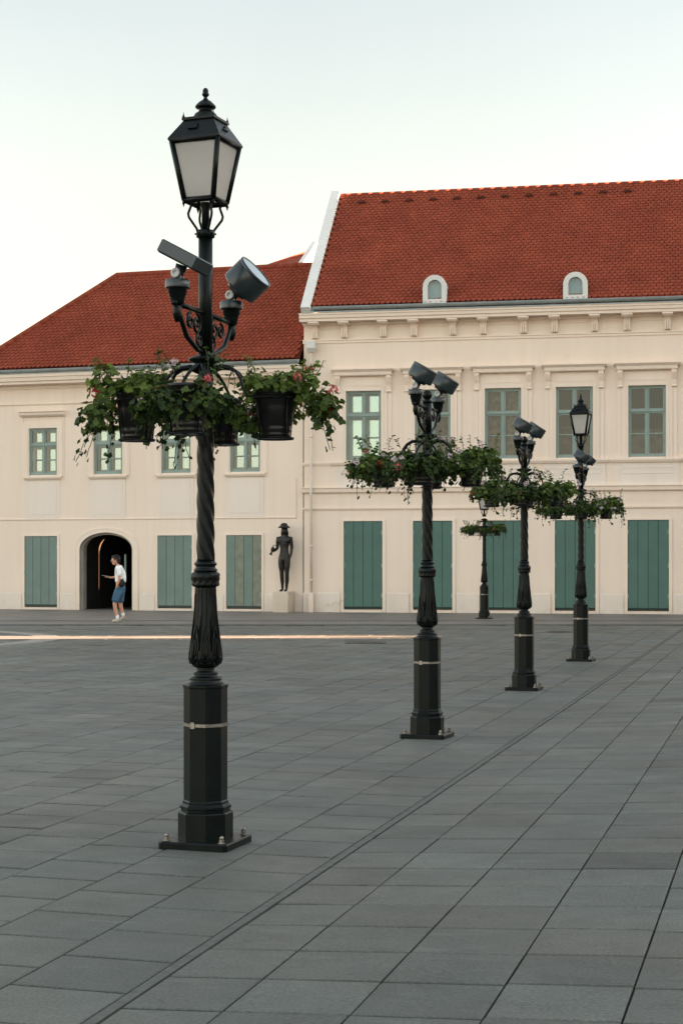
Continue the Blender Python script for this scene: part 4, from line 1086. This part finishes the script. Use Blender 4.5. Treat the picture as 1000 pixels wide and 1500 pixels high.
LP = [(301,1238),(625.5,1080),(767.5,1010.5),(850.5,968.5)]
def lampxy(px, py):
    Y = F*H/(py-Y0); return ((px-500)/F*Y, Y, 0)
ZD = 2.745
BASK = radians(-9)
llabels = ['large nearest black lamp post with frosted lantern, square floodlight on its left and rope-twisted shaft',
           'second black lamp post along the row, no lantern, two round floodlights and a ball cap',
           'third black lamp post along the row, no lantern, two overlapping round floodlights',
           'fourth black lamp post of the row, small frosted lantern above its tilted floodlights']
lamps = []
for i, (px, py) in enumerate(LP):
    loc = lampxy(px, py); q_ = qp(loc[0], loc[1])[0]
    root = empty('street_lamp', (loc[0], loc[1], 0), LROT)
    tag(root, llabels[i], 'street lamp', 'ornate lamps in a row across the square')
    make_base(root)
    ztop = 3.43 if i in (0,3) else 3.06
    make_shaft(root, ztop, ZD); make_arms(root, ZD, BASK-LROT)
    zb = 2.995
    make_flood_arm(root, zb, -1); make_flood_arm(root, zb, 1)
    if i == 0:
        make_lantern(root, 3.475, radians(-3))
        make_flood(root, zb, -1, to_lamp((.46,-.12,.88)), box=to_lamp((cos(radians(30))*.93,-.33,-.5*.93)), dep=.072, off=to_lamp((-.0,0,.0)))
        make_flood(root, zb, 1, to_lamp((.72,-.27,.64)), dep=.150, dia=.232)
    elif i == 3:
        make_lantern(root, 3.475, 0)
        make_flood(root, zb, -1, to_lamp((.62,-.05,.76)), dia=.25); make_flood(root, zb, 1, to_lamp((.62,-.05,.76)), dia=.2, dep=.11)
    else:
        ball_top(root, ztop)
        make_flood(root, zb, -1, to_lamp((.49,-.16,.86))); make_flood(root, zb, 1, to_lamp((.53,-.16,.83)))
    lamps.append(root)
# shorter lamp far back, by the facade
fl = lampxy(709, 907); froot = empty('street_lamp', fl, LROT)
tag(froot, 'short black lamp post far back beside a boarded opening, flower ring just under its lantern', 'street lamp', 'ornate lamps in a row across the square')
make_base(froot); ZF = 2.76; make_shaft(froot, 2.86, ZF); make_arms(froot, ZF, radians(-5), .36); make_lantern(froot, 2.88)

# ------------------------------------------------------------------ hanging flower baskets
def pot_mesh():
    m = MB(); m.lathe([(.070,-.262),(.084,-.258),(.086,-.235),(.084,-.228),(.088,-.222),(.091,-.200),(.088,-.195),(.094,-.188),(.104,-.09),(.107,-.06),(.112,-.055),(.113,-.02),(.118,-.012),(.120,0),(.112,.003),(.107,-.02),(.01,-.03)], 40)
    return m.mesh('pot', M['pot'])
def leaf(mb, c, n, up, r, lobes=5):
    n = n.normalized(); a = n.cross(up)
    if a.length < .01: a = n.cross(Vector((1,0,0)))
    a.normalize(); b = n.cross(a)
    K = lobes*2; ph = random.random()*6; pts = []
    for k in range(K):
        t = 2*pi*k/K+.0; rr = r*(1.0 if k % 2 == 0 else .74)*random.uniform(.88,1.1)
        if k == K//2+1: rr *= .5
        pts.append(c+a*(rr*cos(t))+b*(rr*sin(t))+n*(.18*r*((k % 2)-.4)+random.uniform(-.08,.08)*r))
    mb.add(pts+[c-n*.12*r], [(k,(k+1)%K,K) for k in range(K)])
def foliage_mesh(seed, spread=.28, lean=(0,0), trail=3, n=720, yellow=.5, drop=0.0, clear=False):
    rs = random.getstate(); random.seed(seed)
    m = MB(); st = m
    # lumps that make an uneven crown
    lumps = []
    for k in range(11):
        t = 2*pi*k/11+random.uniform(-.3,.3); rad = random.uniform(.10,.22)*spread/.28
        lumps.append((Vector((rad*cos(t)+lean[0]*.5, rad*sin(t)+lean[1]*.5, random.uniform(-.03,.055)-drop)), random.uniform(.07,.115), random.uniform(-.25,.3)))
    for k in range(6):
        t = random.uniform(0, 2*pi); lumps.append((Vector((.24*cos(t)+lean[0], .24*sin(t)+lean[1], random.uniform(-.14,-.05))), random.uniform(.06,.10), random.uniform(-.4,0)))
    for k in range(n):
        c, r, tn = random.choice(lumps)
        d = Vector((random.gauss(0,1),random.gauss(0,1),random.gauss(.15,1))).normalized()
        p = c+d*r*random.uniform(.55,1.12)
        if p.xy.length < .10 and p.z < -.04: continue
        if clear and p.z < -.005 and p.y < .03 and abs(p.x) < .125: continue
        nn = (d+Vector((0,0,.7))+Vector((random.gauss(0,.4),random.gauss(0,.4),random.gauss(0,.4))))
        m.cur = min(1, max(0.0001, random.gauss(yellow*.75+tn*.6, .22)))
        leaf(m, p, nn, Vector((0,0,1)), random.uniform(.016,.032))
    # upright shoots
    for k in range(7):
        t = random.uniform(0,2*pi); p = Vector((.17*cos(t)+lean[0]*.6,.17*sin(t)+lean[1]*.6,.05)); d = Vector((cos(t)*.5,sin(t)*.5,1)).normalized(); pts = [p]
        for q in range(5):
            p = p+d*.028; pts.append(p.copy()); d = (d+Vector((random.gauss(0,.2),random.gauss(0,.2),0))).normalized()
            m.cur = min(1,max(.0001,random.gauss(yellow,.2))); leaf(m, p+Vector((random.gauss(0,.014),random.gauss(0,.014),0)), Vector((random.gauss(0,.5),random.gauss(0,.5),1)), d, random.uniform(.013,.024))
        m.m = 1; st.tube(pts, .0022, 5); m.m = 0
    # trailing ivy strands
    for k in range(trail*3):
        t = random.uniform(0,2*pi) if k > 3 else atan2(lean[1], lean[0])+random.uniform(-.8,.8)
        L_ = random.uniform(.14,.26) if k >= trail else random.uniform(.26,.36)
        if clear and sin(t) < -.1 and abs(cos(t)) < .75: continue
        p = Vector((.17*cos(t)+lean[0],.17*sin(t)+lean[1],-.06)); d = Vector((cos(t)*.5,sin(t)*.5,-.8)).normalized(); pts = [p]
        nst = int(L_/.022)
        for q in range(nst):
            d = (d+Vector((random.gauss(0,.16),random.gauss(0,.16),-.12))).normalized(); p = p+d*.022; pts.append(p.copy())
            dens = 1.0 if q < nst*.6 else .55
            for rep in range(3 if q < nst*.5 else 1):
                if random.random() < dens:
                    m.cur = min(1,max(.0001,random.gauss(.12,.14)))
                    leaf(m, p+Vector((random.gauss(0,.016),random.gauss(0,.016),random.gauss(0,.01))), Vector((random.gauss(0,.6)+cos(t),random.gauss(0,.6)+sin(t),.5)), -d, random.uniform(.012,.022))
        m.m = 1; st.tube(pts, .0022, 5); m.m = 0
    random.setstate(rs)
    return m.mesh('foliage', [M['leaf'], M['stem']])
def bloom_mesh(mat, r=.034, n=20):
    m = MB()
    for k in range(n):
        d = Vector((random.gauss(0,1),random.gauss(0,1),random.gauss(.3,.8))).normalized(); c = d*r*random.uniform(.6,1.05)
        m.cur = random.uniform(.75,1.2)
        a = d.cross(Vector((.3,.2,1))).normalized(); b = d.cross(a); pts = []
        for q in range(10):
            t = 2*pi*q/10; rr = .012 if q % 2 == 0 else .006
            pts.append(c+a*rr*cos(t)+b*rr*sin(t)+d*.003*(q % 2))
        m.add(pts+[c-d*.002], [(q,(q+1)%10,10) for q in range(10)])
    m.cur = .3
    m.tube([(0,0,-.07),(0,0,-.03),(0,0,0)], .0022, 5)
    return m.mesh('flower_head', mat)
POT = pot_mesh()
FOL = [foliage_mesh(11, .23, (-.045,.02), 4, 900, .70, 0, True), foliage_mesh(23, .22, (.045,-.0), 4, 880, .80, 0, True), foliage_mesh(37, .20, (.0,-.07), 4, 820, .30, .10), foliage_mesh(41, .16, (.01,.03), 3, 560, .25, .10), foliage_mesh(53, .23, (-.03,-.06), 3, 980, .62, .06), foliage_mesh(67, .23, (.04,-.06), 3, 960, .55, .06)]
BL = {'r': [bloom_mesh(M['petal_red']) for _ in range(2)], 'p': [bloom_mesh(M['petal_pink']) for _ in range(2)], 'w': [bloom_mesh(M['petal_white'], .032, 18) for _ in range(3)]}
def basket(loc, rz, var, heads, label, sc=1.0, heads_n=8):
    t = empty('hanging_basket', loc, rz); t.scale = (sc,)*3
    tag(t, label, 'flower basket', 'flower baskets hanging from the lamps')
    link('pot', POT, t)
    fo = link('foliage', FOL[var], t)
    rs = random.Random(hash((round(loc[0],2), round(loc[1],2), var)) & 0xffff)
    fo_v = [v.co for v in FOL[var].vertices]
    for k in range(heads_n):
        for _ in range(80):
            v = rs.choice(fo_v)
            if v.z > -.16 and v.xy.length > .14: break
        col = heads[k % len(heads)]
        f = link('flower_head', rs.choice(BL[col]), t)
        o = Vector((v.x, v.y, 0)).normalized()
        f.location = v+o*.025+Vector((0,0,.03)); f.rotation_euler = (rs.uniform(-.4,.4), rs.uniform(-.4,.4), rs.uniform(0,6)); f.scale = (rs.uniform(.6,.95),)*3
    return t
pos = ['right', 'rear', 'left', 'front']
nth = ['nearest', 'second', 'third', 'fourth']
hd = {0: ['p','r','p'], 1: ['w','p','w','w'], 2: ['r','p','w','r'], 3: ['w','w','p','w']}
vv = {0: 1, 1: 3, 2: 0, 3: 2}
look = {(0,0):'full bright green geraniums and pink blooms, long ivy trailing', (0,1):'dark ivy and white blooms', (0,2):'red blooms and dense green leaves round a black pot', (0,3):'white blooms over dark leaves',
        (1,0):'broad mound dotted with white blooms', (1,1):'dark leaves', (1,2):'yellow green leaves with a few red blooms', (1,3):'dark leaves and white blooms',
        (2,0):'dark mound with white blooms', (2,1):'dark ivy', (2,2):'leaves and red blooms beside a small black pot', (2,3):'white dotted leaves',
        (3,0):'loose leaves and white blooms', (3,1):'dark ivy', (3,2):'leaves with red blooms on top', (3,3):'white blooms and dark leaves'}
for i, L_ in enumerate(lamps):
    ex = [0, .5, .9, 1.3][i]
    for k in range(4):
        A_ = BASK+k*pi/2; R = .40
        loc = (L_.location.x+R*cos(A_), L_.location.y+R*sin(A_), ZD-.195)
        v = vv[k] if i == 0 else [5,3,4,2][k] if i == 1 else [4,3,5,2][k] if i == 2 else [5,2,4,3][k]
        hh = hd[k] if i == 0 else {0:['w'],1:['w'],2:['r','p','w','w'] if i > 1 else ['r','w'],3:['w','w','p']}[k]
        basket(loc, 0 if k in (0,2) else k*1.3+ex, v, hh, '%s basket of the %s lamp: %s' % (pos[k], nth[i], look[(i,k)]), 1.02 if i == 0 else 1.06, 9 if k in (0,2) else 8)
for k in range(4):
    A_ = radians(-5)+k*pi/2; R = .36
    loc = (fl[0]+R*cos(A_), fl[1]+R*sin(A_), ZF-.195)
    basket(loc, 0, [5,2,4,3][k], ['p','w'], '%s basket on the short far lamp, green leaves with small blooms' % pos[k], .95, 3)

# ================================================================== FIGURES
def skin_mesh(name, joints, edges, mat, sub=2, root=0, extra=None):
    """joints: list of (x,y,z,rx,ry); grown with a Skin modifier into one continuous surface"""
    me = bpy.data.meshes.new(name); me.from_pydata([j[:3] for j in joints], edges, [])
    o = bpy.data.objects.new(name, me); COL.objects.link(o)
    md = o.modifiers.new('skin','SKIN'); md.use_smooth_shade = True
    for i, j in enumerate(joints):
        sv = me.skin_vertices[0].data[i]; sv.radius = (j[3], j[4] if len(j) > 4 else j[3]); sv.use_root = (i == root)
    sb = o.modifiers.new('sub','SUBSURF'); sb.levels = sub; sb.render_levels = sub
    dg = bpy.context.evaluated_depsgraph_get(); dg.update()
    nm = bpy.data.meshes.new_from_object(o.evaluated_get(dg)); nm.name = name
    bpy.data.objects.remove(o, do_unlink=True)
    if extra:
        bm = bmesh.new(); bm.from_mesh(nm); tmp = extra.mesh('tmp', mat); bm.from_mesh(tmp)
        bm.to_mesh(nm); bm.free(); bpy.data.meshes.remove(tmp)
    nm.materials.clear(); nm.materials.append(mat)
    nm.polygons.foreach_set('use_smooth', [True]*len(nm.polygons))
    return nm
def ellip(m, c, r, n=16, k=10, rot=None):
    s0 = len(m.v); m.lathe([(sin(pi*j/k)+1e-4, -cos(pi*j/k)) for j in range(k+1)], n, cap=False)
    Mx = Matrix.Translation(c) @ (rot or Matrix.Identity(4)) @ Matrix.Diagonal((*r,1)); m.xform(Mx, s0)

# ---- person walking left, looking at a phone (faces -X)
PYD = F*H/(912.5-Y0); PX = (172-500)/F*PYD
pe = empty('person', (PX, PYD, .010)); tag(pe, 'young person in white t-shirt and denim shorts walking past the arch, looking at a phone', 'person')
J = [(.075,0,.95,.12,.14),(.085,0,1.08,.11,.13),(.075,0,1.25,.115,.15),(.04,0,1.40,.10,.15),(.012,0,1.475,.055,.055),(-.01,0,1.53,.048,.048),
     # near arm (hand in pocket)
     (.05,-.17,1.42,.052),(.085,-.205,1.15,.040),(.025,-.19,.96,.030),(-.01,-.165,.90,.030),
     # far arm with the phone
     (.03,.17,1.42,.052),(.01,.20,1.19,.040),(-.19,.11,1.16,.029),(-.245,.085,1.175,.026),
     # legs: front foot flat, rear heel lifted
     (.06,-.085,.88,.085),(-.06,-.09,.50,.058),(-.05,-.09,.40,.055),(.015,-.09,.11,.036),(.02,-.09,.055,.036),(-.11,-.09,.030,.030),
     (.09,.085,.88,.085),(.065,.09,.49,.058),(.075,.09,.40,.055),(.145,.09,.185,.036),(.15,.09,.13,.036),(.05,.09,.035,.028)]
E = [(0,1),(1,2),(2,3),(3,4),(4,5),(3,6),(6,7),(7,8),(8,9),(3,10),(10,11),(11,12),(12,13),(0,14),(14,15),(15,16),(16,17),(17,18),(18,19),(0,20),(20,21),(21,22),(22,23),(23,24),(24,25)]
ex = MB()
hd_r = Matrix.Rotation(radians(-36), 4, 'Y')
hc = Vector((-.045,0,1.615)); ellip(ex, hc, (.098,.076,.118), rot=hd_r)
ellip(ex, hc+Vector((-.045,0,-.078)), (.045,.045,.05), 12, 8)                       # jaw and chin
ex.tube([hc+Vector((-.098,0,.012)), hc+Vector((-.122,0,-.025)), hc+Vector((-.104,0,-.034))], [.009,.014,.009], 8)   # nose
for s in (-1,1):
    ellip(ex, hc+Vector((.015,s*.078,-.005)), (.020,.010,.032), 10, 6)               # ears
ex.tube([hc+Vector((-.100,-.02,-.062)), hc+Vector((-.106,0,-.060)), hc+Vector((-.100,.02,-.062))], .007, 6)
hp_ = Vector((-.27,.08,1.185))
for q, (dy, ln) in enumerate(((-.030,.055),(-.010,.062),(.010,.060),(.028,.048))):       # fingers under and round the phone
    ex.tube([hp_+Vector((.03,dy,-.005)), hp_+Vector((-.02,dy,-.016)), hp_+Vector((-.02-ln*.4,dy,-.012)), hp_+Vector((-.02-ln*.55,dy-.004,.012))], [.010,.009,.008,.006], 6)
ex.tube([hp_+Vector((.03,-.035,.004)), hp_+Vector((-.0,-.046,.014)), hp_+Vector((-.035,-.030,.024))], [.011,.010,.007], 6)
link('body', skin_mesh('body', J, E, M['skin'], 2, 0, ex), pe)
TS = [(.08,0,1.0,.135,.165),(.085,0,1.12,.128,.155),(.075,0,1.27,.125,.165),(.042,0,1.405,.105,.16),(.02,0,1.468,.066,.07),
      (.05,-.175,1.425,.070),(.075,-.20,1.28,.068),(.08,-.205,1.19,.066),(.03,.175,1.425,.070),(.02,.195,1.28,.066)]
link('t_shirt', skin_mesh('t_shirt', TS, [(0,1),(1,2),(2,3),(3,4),(3,5),(5,6),(6,7),(3,8),(8,9)], M['white_cloth'], 2), pe)
SH = [(.078,0,1.0,.128,.155),(.075,0,.93,.135,.16),(.055,-.085,.84,.115),(-.02,-.09,.64,.108),(-.062,-.09,.50,.106),(.085,.085,.84,.115),(.07,.09,.64,.105),(.062,.09,.48,.10)]
link('shorts', skin_mesh('shorts', SH, [(0,1),(1,2),(2,3),(3,4),(1,5),(5,6),(6,7)], M['denim'], 2), pe)
for nm, ank, calf, toe in (('n', (.02,-.09,.075), (.004,-.09,.21), (-.13,-.09,.032)), ('f', (.148,.09,.150), (.118,.09,.27), (.045,.09,.035))):
    link('sock', skin_mesh('sock', [(*ank,.043),(*calf,.047)], [(0,1)], M['white_cloth'], 2), pe)
    a = Vector(ank); t = Vector(toe); d = (t-a)
    heel = a+Vector((.035,0,-.03)) if nm == 'n' else a+Vector((.04,0,-.005))
    link('shoe', skin_mesh('shoe', [(*heel,.042,.036),(*(a+d*.25+Vector((0,0,-.01))),.046,.042),(*(a+d*.65),.038,.045),(*t,.028,.042)], [(0,1),(1,2),(2,3)], M['shoe'], 2), pe)
hr = MB(); s0 = 0
ellip(hr, hc+Vector((.022,0,.030)), (.100,.088,.108), 20, 12, hd_r); ellip(hr, hc+Vector((-.045,0,.085)), (.062,.074,.045), 14, 8)
ellip(hr, hc+Vector((.062,0,-.035)), (.052,.068,.065), 14, 8)
for k in range(60):
    t = random.uniform(0,2*pi); ph = random.uniform(.1,1.3); d = Vector((cos(t)*sin(ph)*.9+.15, sin(t)*sin(ph), cos(ph)))
    p = hc+Vector((.015,0,.03))+Vector((d.x*.098,d.y*.086,d.z*.105)); hr.tube([p, p+d*.016+Vector((random.gauss(0,.012),random.gauss(0,.012),-.010))], [.014,.003], 5)
hr.build('hair', M['hair'], pe)
ph_ = MB(); ph_.box(-.075,.075,-.036,.036,-.004,.004); ph_.xform(Matrix.Translation((PX-.335, PYD+.080, .010+1.205)) @ Matrix.Rotation(radians(14), 4, 'Y'))
tag(ph_.build('phone', M['phone']), 'grey phone held in front of the walking person', 'phone')
bg = MB(); ellip(bg, Vector((PX+.135,PYD-.165,1.03)), (.085,.055,.105), 16, 10)
bgo = bg.build('pouch', M['black_bag']); tag(bgo, 'black pouch on the hip of the walking person', 'bag')
bs = MB(); bs.tube([(PX+.11,PYD-.17,1.10),(PX+.16,PYD-.10,1.14),(PX+.225,PYD,1.13),(PX+.16,PYD+.16,1.13)], .012, 6); bs.build('strap', M['black_bag'], bgo)

# ---- bronze statue on a pedestal against the left facade
stx = LB.u(416.5, -.35); sp0 = LB.world(stx, -.36)
zped = LB.z(410, 866.5, -.36)
pdl = MB(); pdl.cbox(-.12, .37, -.32, .335, -.1, zped, .012)
po = pdl.build('pedestal', M['stone']); po.location = LB.world(LB.u(410, -.36), -.36); po.rotation_euler = (0,0,-LB.a)
tag(po, 'plain cream stone block under the bronze figure', 'pedestal')
so = empty('statue', (sp0[0], sp0[1], zped), -LB.a)
tag(so, 'dark bronze figure in a wide hat holding a jug, standing on a cream pedestal', 'statue')
J = [(0,0,1.10,.15,.12),(0,0,1.22,.125,.10),(0,0,1.34,.112,.085),(0,0,1.50,.15,.10),(0,.0,1.63,.165,.10),(0,0,1.74,.06,.06),(0,-.01,1.80,.058,.058),
     (-.19,0,1.655,.060),(-.205,.02,1.40,.044),(-.215,-.05,1.32,.042),(-.25,-.20,1.27,.034),(-.262,-.25,1.26,.032),
     (.19,0,1.655,.060),(.215,.02,1.38,.044),(.205,-.01,1.20,.036),(.165,-.05,1.02,.030),(.155,-.055,.94,.026),
     (-.08,0,1.0,.105),(-.08,-.01,.80,.092),(-.07,-.01,.60,.060),(-.072,.0,.48,.060),(-.068,.03,.33,.056),(-.06,.02,.11,.034),(-.06,.02,.045,.036),(-.09,-.13,.025,.034),
     (.08,0,1.0,.105),(.085,-.02,.80,.092),(.082,-.03,.60,.060),(.082,-.02,.48,.060),(.078,.0,.33,.056),(.062,.0,.11,.034),(.062,.0,.045,.036),(.055,-.15,.025,.034)]
E = [(0,1),(1,2),(2,3),(3,4),(4,5),(5,6),(4,7),(7,8),(8,9),(9,10),(10,11),(4,12),(12,13),(13,14),(14,15),(15,16),(0,17),(17,18),(18,19),(19,20),(20,21),(21,22),(22,23),(23,24),(0,25),(25,26),(26,27),(27,28),(28,29),(29,30),(30,31),(31,32)]
ex = MB(); ellip(ex, Vector((0,-.02,1.885)), (.078,.095,.115), 18, 12)
ex.tube([(0,-.105,1.90),(0,-.130,1.872),(0,-.112,1.862)], [.008,.014,.008], 8)
ex.tube([(-.022,-.112,1.838),(0,-.118,1.838),(.022,-.112,1.838)], .007, 6)
for s in (-1,1):
    ellip(ex, Vector((s*.032,-.098,1.902)), (.014,.010,.008), 8, 6); ellip(ex, Vector((s*.078,-.01,1.88)), (.012,.02,.03), 8, 6)
    ellip(ex, Vector((s*.075,-.085,1.57)), (.075,.03,.05), 12, 8)                                # chest
for sx, bx_, by_, bz_, dz in ((-1,-.262,-.25,1.26,-.02),(1,.155,-.055,.94,-1)):
    for q in range(4):
        b0 = Vector((bx_+(q-1.5)*.015, by_+(q-1.5)*.004*sx, bz_))
        if dz == -1: ex.tube([b0, b0+Vector((-.004,-.012,-.05-.006*(q % 2))), b0+Vector((-.008,-.026,-.085-.006*(q in (1,2))))], [.011,.0095,.006], 6)
        else: ex.tube([b0, b0+Vector((-.012,-.045,.008)), b0+Vector((-.03,-.062,-.025)), b0+Vector((-.03,-.04,-.045))], [.011,.010,.009,.006], 6)
    ex.tube([Vector((bx_-.02*sx,by_-.005,bz_+.03)), Vector((bx_-.035*sx,by_-.03,bz_-.01)), Vector((bx_-.03*sx,by_-.05,bz_-.04))], [.012,.010,.007], 6)
J = [(j[0]*1.12, j[1], j[2], *[r_*1.2 for r_ in j[3:]]) for j in J]
link('body', skin_mesh('body', J, E, M['bronze'], 2, 0, ex), so)
m = MB(); m.lathe([(.085,2.0),(.168,1.980),(.188,1.992),(.186,2.010),(.14,2.045),(.115,2.062),(.108,2.09),(.085,2.122),(.045,2.140),(.001,2.145)], 28, (0,-.02)); m.build('hat', M['bronze'], so)
m = MB()
for k in range(26):
    t = -.35+k*(pi+.7)/25; x = .083*cos(t); y = .03+.075*sin(t)*.9
    m.tube([(x*.9,y-.02,1.985),(x*1.1,y,1.90),(x*1.25,y+.005,1.80),(x*1.2,y,1.735)], [.02,.02,.02,.014], 6)
m.build('hair', M['bronze'], so)
m = MB(); m.lathe([(.030,-.14),(.052,-.13),(.040,-.10),(.022,-.06),(.022,-.03),(.048,.0),(.062,.04),(.055,.09),(.025,.12),(.001,.125)], 20)
m.tube([(.05,0,.06),(.085,0,.11),(.075,0,.18),(.02,0,.20),(-.03,0,.16),(-.03,0,.10)], .011, 8)
m.xform(Matrix.Translation((-.30,-.29,1.27)) @ Matrix.Rotation(radians(22), 4, 'Y')); m.build('jug', M['bronze'], so)

# ================================================================== CAMERA, SKY, SUN
cam = bpy.data.cameras.new('camera'); co_ = bpy.data.objects.new('camera', cam); COL.objects.link(co_)
co_.location = (0,0,H); co_.rotation_euler = (pi/2,0,0)
cam.sensor_fit = 'HORIZONTAL'; cam.sensor_width = 36; cam.lens = F/1000*36
cam.shift_y = (Y0-750)/1500*1.5; cam.clip_end = 3000; cam.clip_start = .1
SC.camera = co_
ELEV = 9.0; AZ = 87.0        # degrees; azimuth clockwise from +Y
wd = bpy.data.worlds.new('World'); SC.world = wd; wd.use_nodes = True
nt = wd.node_tree; bg_ = nt.nodes['Background']
sky = nt.nodes.new('ShaderNodeTexSky'); sky.sky_type = 'NISHITA'; sky.sun_disc = False
sky.sun_elevation = radians(ELEV); sky.sun_rotation = radians(AZ); sky.air_density = 1.6; sky.dust_density = 1.0; sky.ozone_density = 1.0; sky.altitude = 100
hs = nt.nodes.new('ShaderNodeHueSaturation'); hs.inputs['Saturation'].default_value = .42
nt.links.new(sky.outputs[0], hs.inputs['Color'])
tcw = nt.nodes.new('ShaderNodeTexCoord'); sxw = nt.nodes.new('ShaderNodeSeparateXYZ'); nt.links.new(tcw.outputs['Generated'], sxw.inputs[0])
mrw = nt.nodes.new('ShaderNodeMapRange'); mrw.interpolation_type = 'SMOOTHSTEP'          # sky brightened behind the camera to light the facades, dimmed ahead
for k_, v_ in (('From Min',-.35),('From Max',.75),('To Min',1.08),('To Max',.67)): mrw.inputs[k_].default_value = v_
nt.links.new(sxw.outputs['Y'], mrw.inputs['Value'])
hz_ = nt.nodes.new('ShaderNodeTexNoise'); hz_.inputs['Scale'].default_value = 2.5; hz_.inputs['Detail'].default_value = 5; nt.links.new(tcw.outputs['Generated'], hz_.inputs['Vector'])
hm_ = nt.nodes.new('ShaderNodeMapRange')
for k_, v_ in (('From Min',.3),('From Max',.7),('To Min',.97),('To Max',1.03)): hm_.inputs[k_].default_value = v_
nt.links.new(hz_.outputs['Fac'], hm_.inputs['Value'])
mm_ = nt.nodes.new('ShaderNodeMath'); mm_.operation = 'MULTIPLY'; nt.links.new(mrw.outputs[0], mm_.inputs[0]); nt.links.new(hm_.outputs[0], mm_.inputs[1])
vs_ = nt.nodes.new('ShaderNodeVectorMath'); vs_.operation = 'SCALE'; nt.links.new(hs.outputs[0], vs_.inputs[0]); nt.links.new(mm_.outputs[0], vs_.inputs['Scale'])
tw_ = nt.nodes.new('ShaderNodeVectorMath'); tw_.operation = 'MULTIPLY'; mx_ = nt.nodes.new('ShaderNodeMix'); mx_.data_type = 'RGBA'; mx_.inputs['A'].default_value = (.99,.955,.915,1); mx_.inputs['B'].default_value = (.905,.915,.955,1)
mz_ = nt.nodes.new('ShaderNodeMapRange'); mz_.inputs['From Min'].default_value = .10; mz_.inputs['From Max'].default_value = .40; nt.links.new(sxw.outputs['Z'], mz_.inputs['Value'])
nt.links.new(mz_.outputs[0], mx_.inputs['Factor']); nt.links.new(mx_.outputs['Result'], tw_.inputs[1])
nt.links.new(vs_.outputs[0], tw_.inputs[0]); nt.links.new(tw_.outputs[0], bg_.inputs[0]); bg_.inputs[1].default_value = .05
sl = bpy.data.lights.new('sun', 'SUN'); sl.energy = 5.0; sl.angle = radians(.5); sl.color = (1,.62,.38)
so_ = bpy.data.objects.new('sun', sl); COL.objects.link(so_)
dv = Vector((sin(radians(AZ))*cos(radians(ELEV)), cos(radians(AZ))*cos(radians(ELEV)), sin(radians(ELEV))))
so_.rotation_euler = dv.to_track_quat('Z','Y').to_euler(); so_.location = (20, 10, 30)
SC.view_settings.view_transform = 'Standard'; SC.view_settings.look = 'None'
SC.view_settings.exposure = 3.72; SC.view_settings.gamma = 1
SC.cycles.max_bounces = 8; SC.cycles.transparent_max_bounces = 12
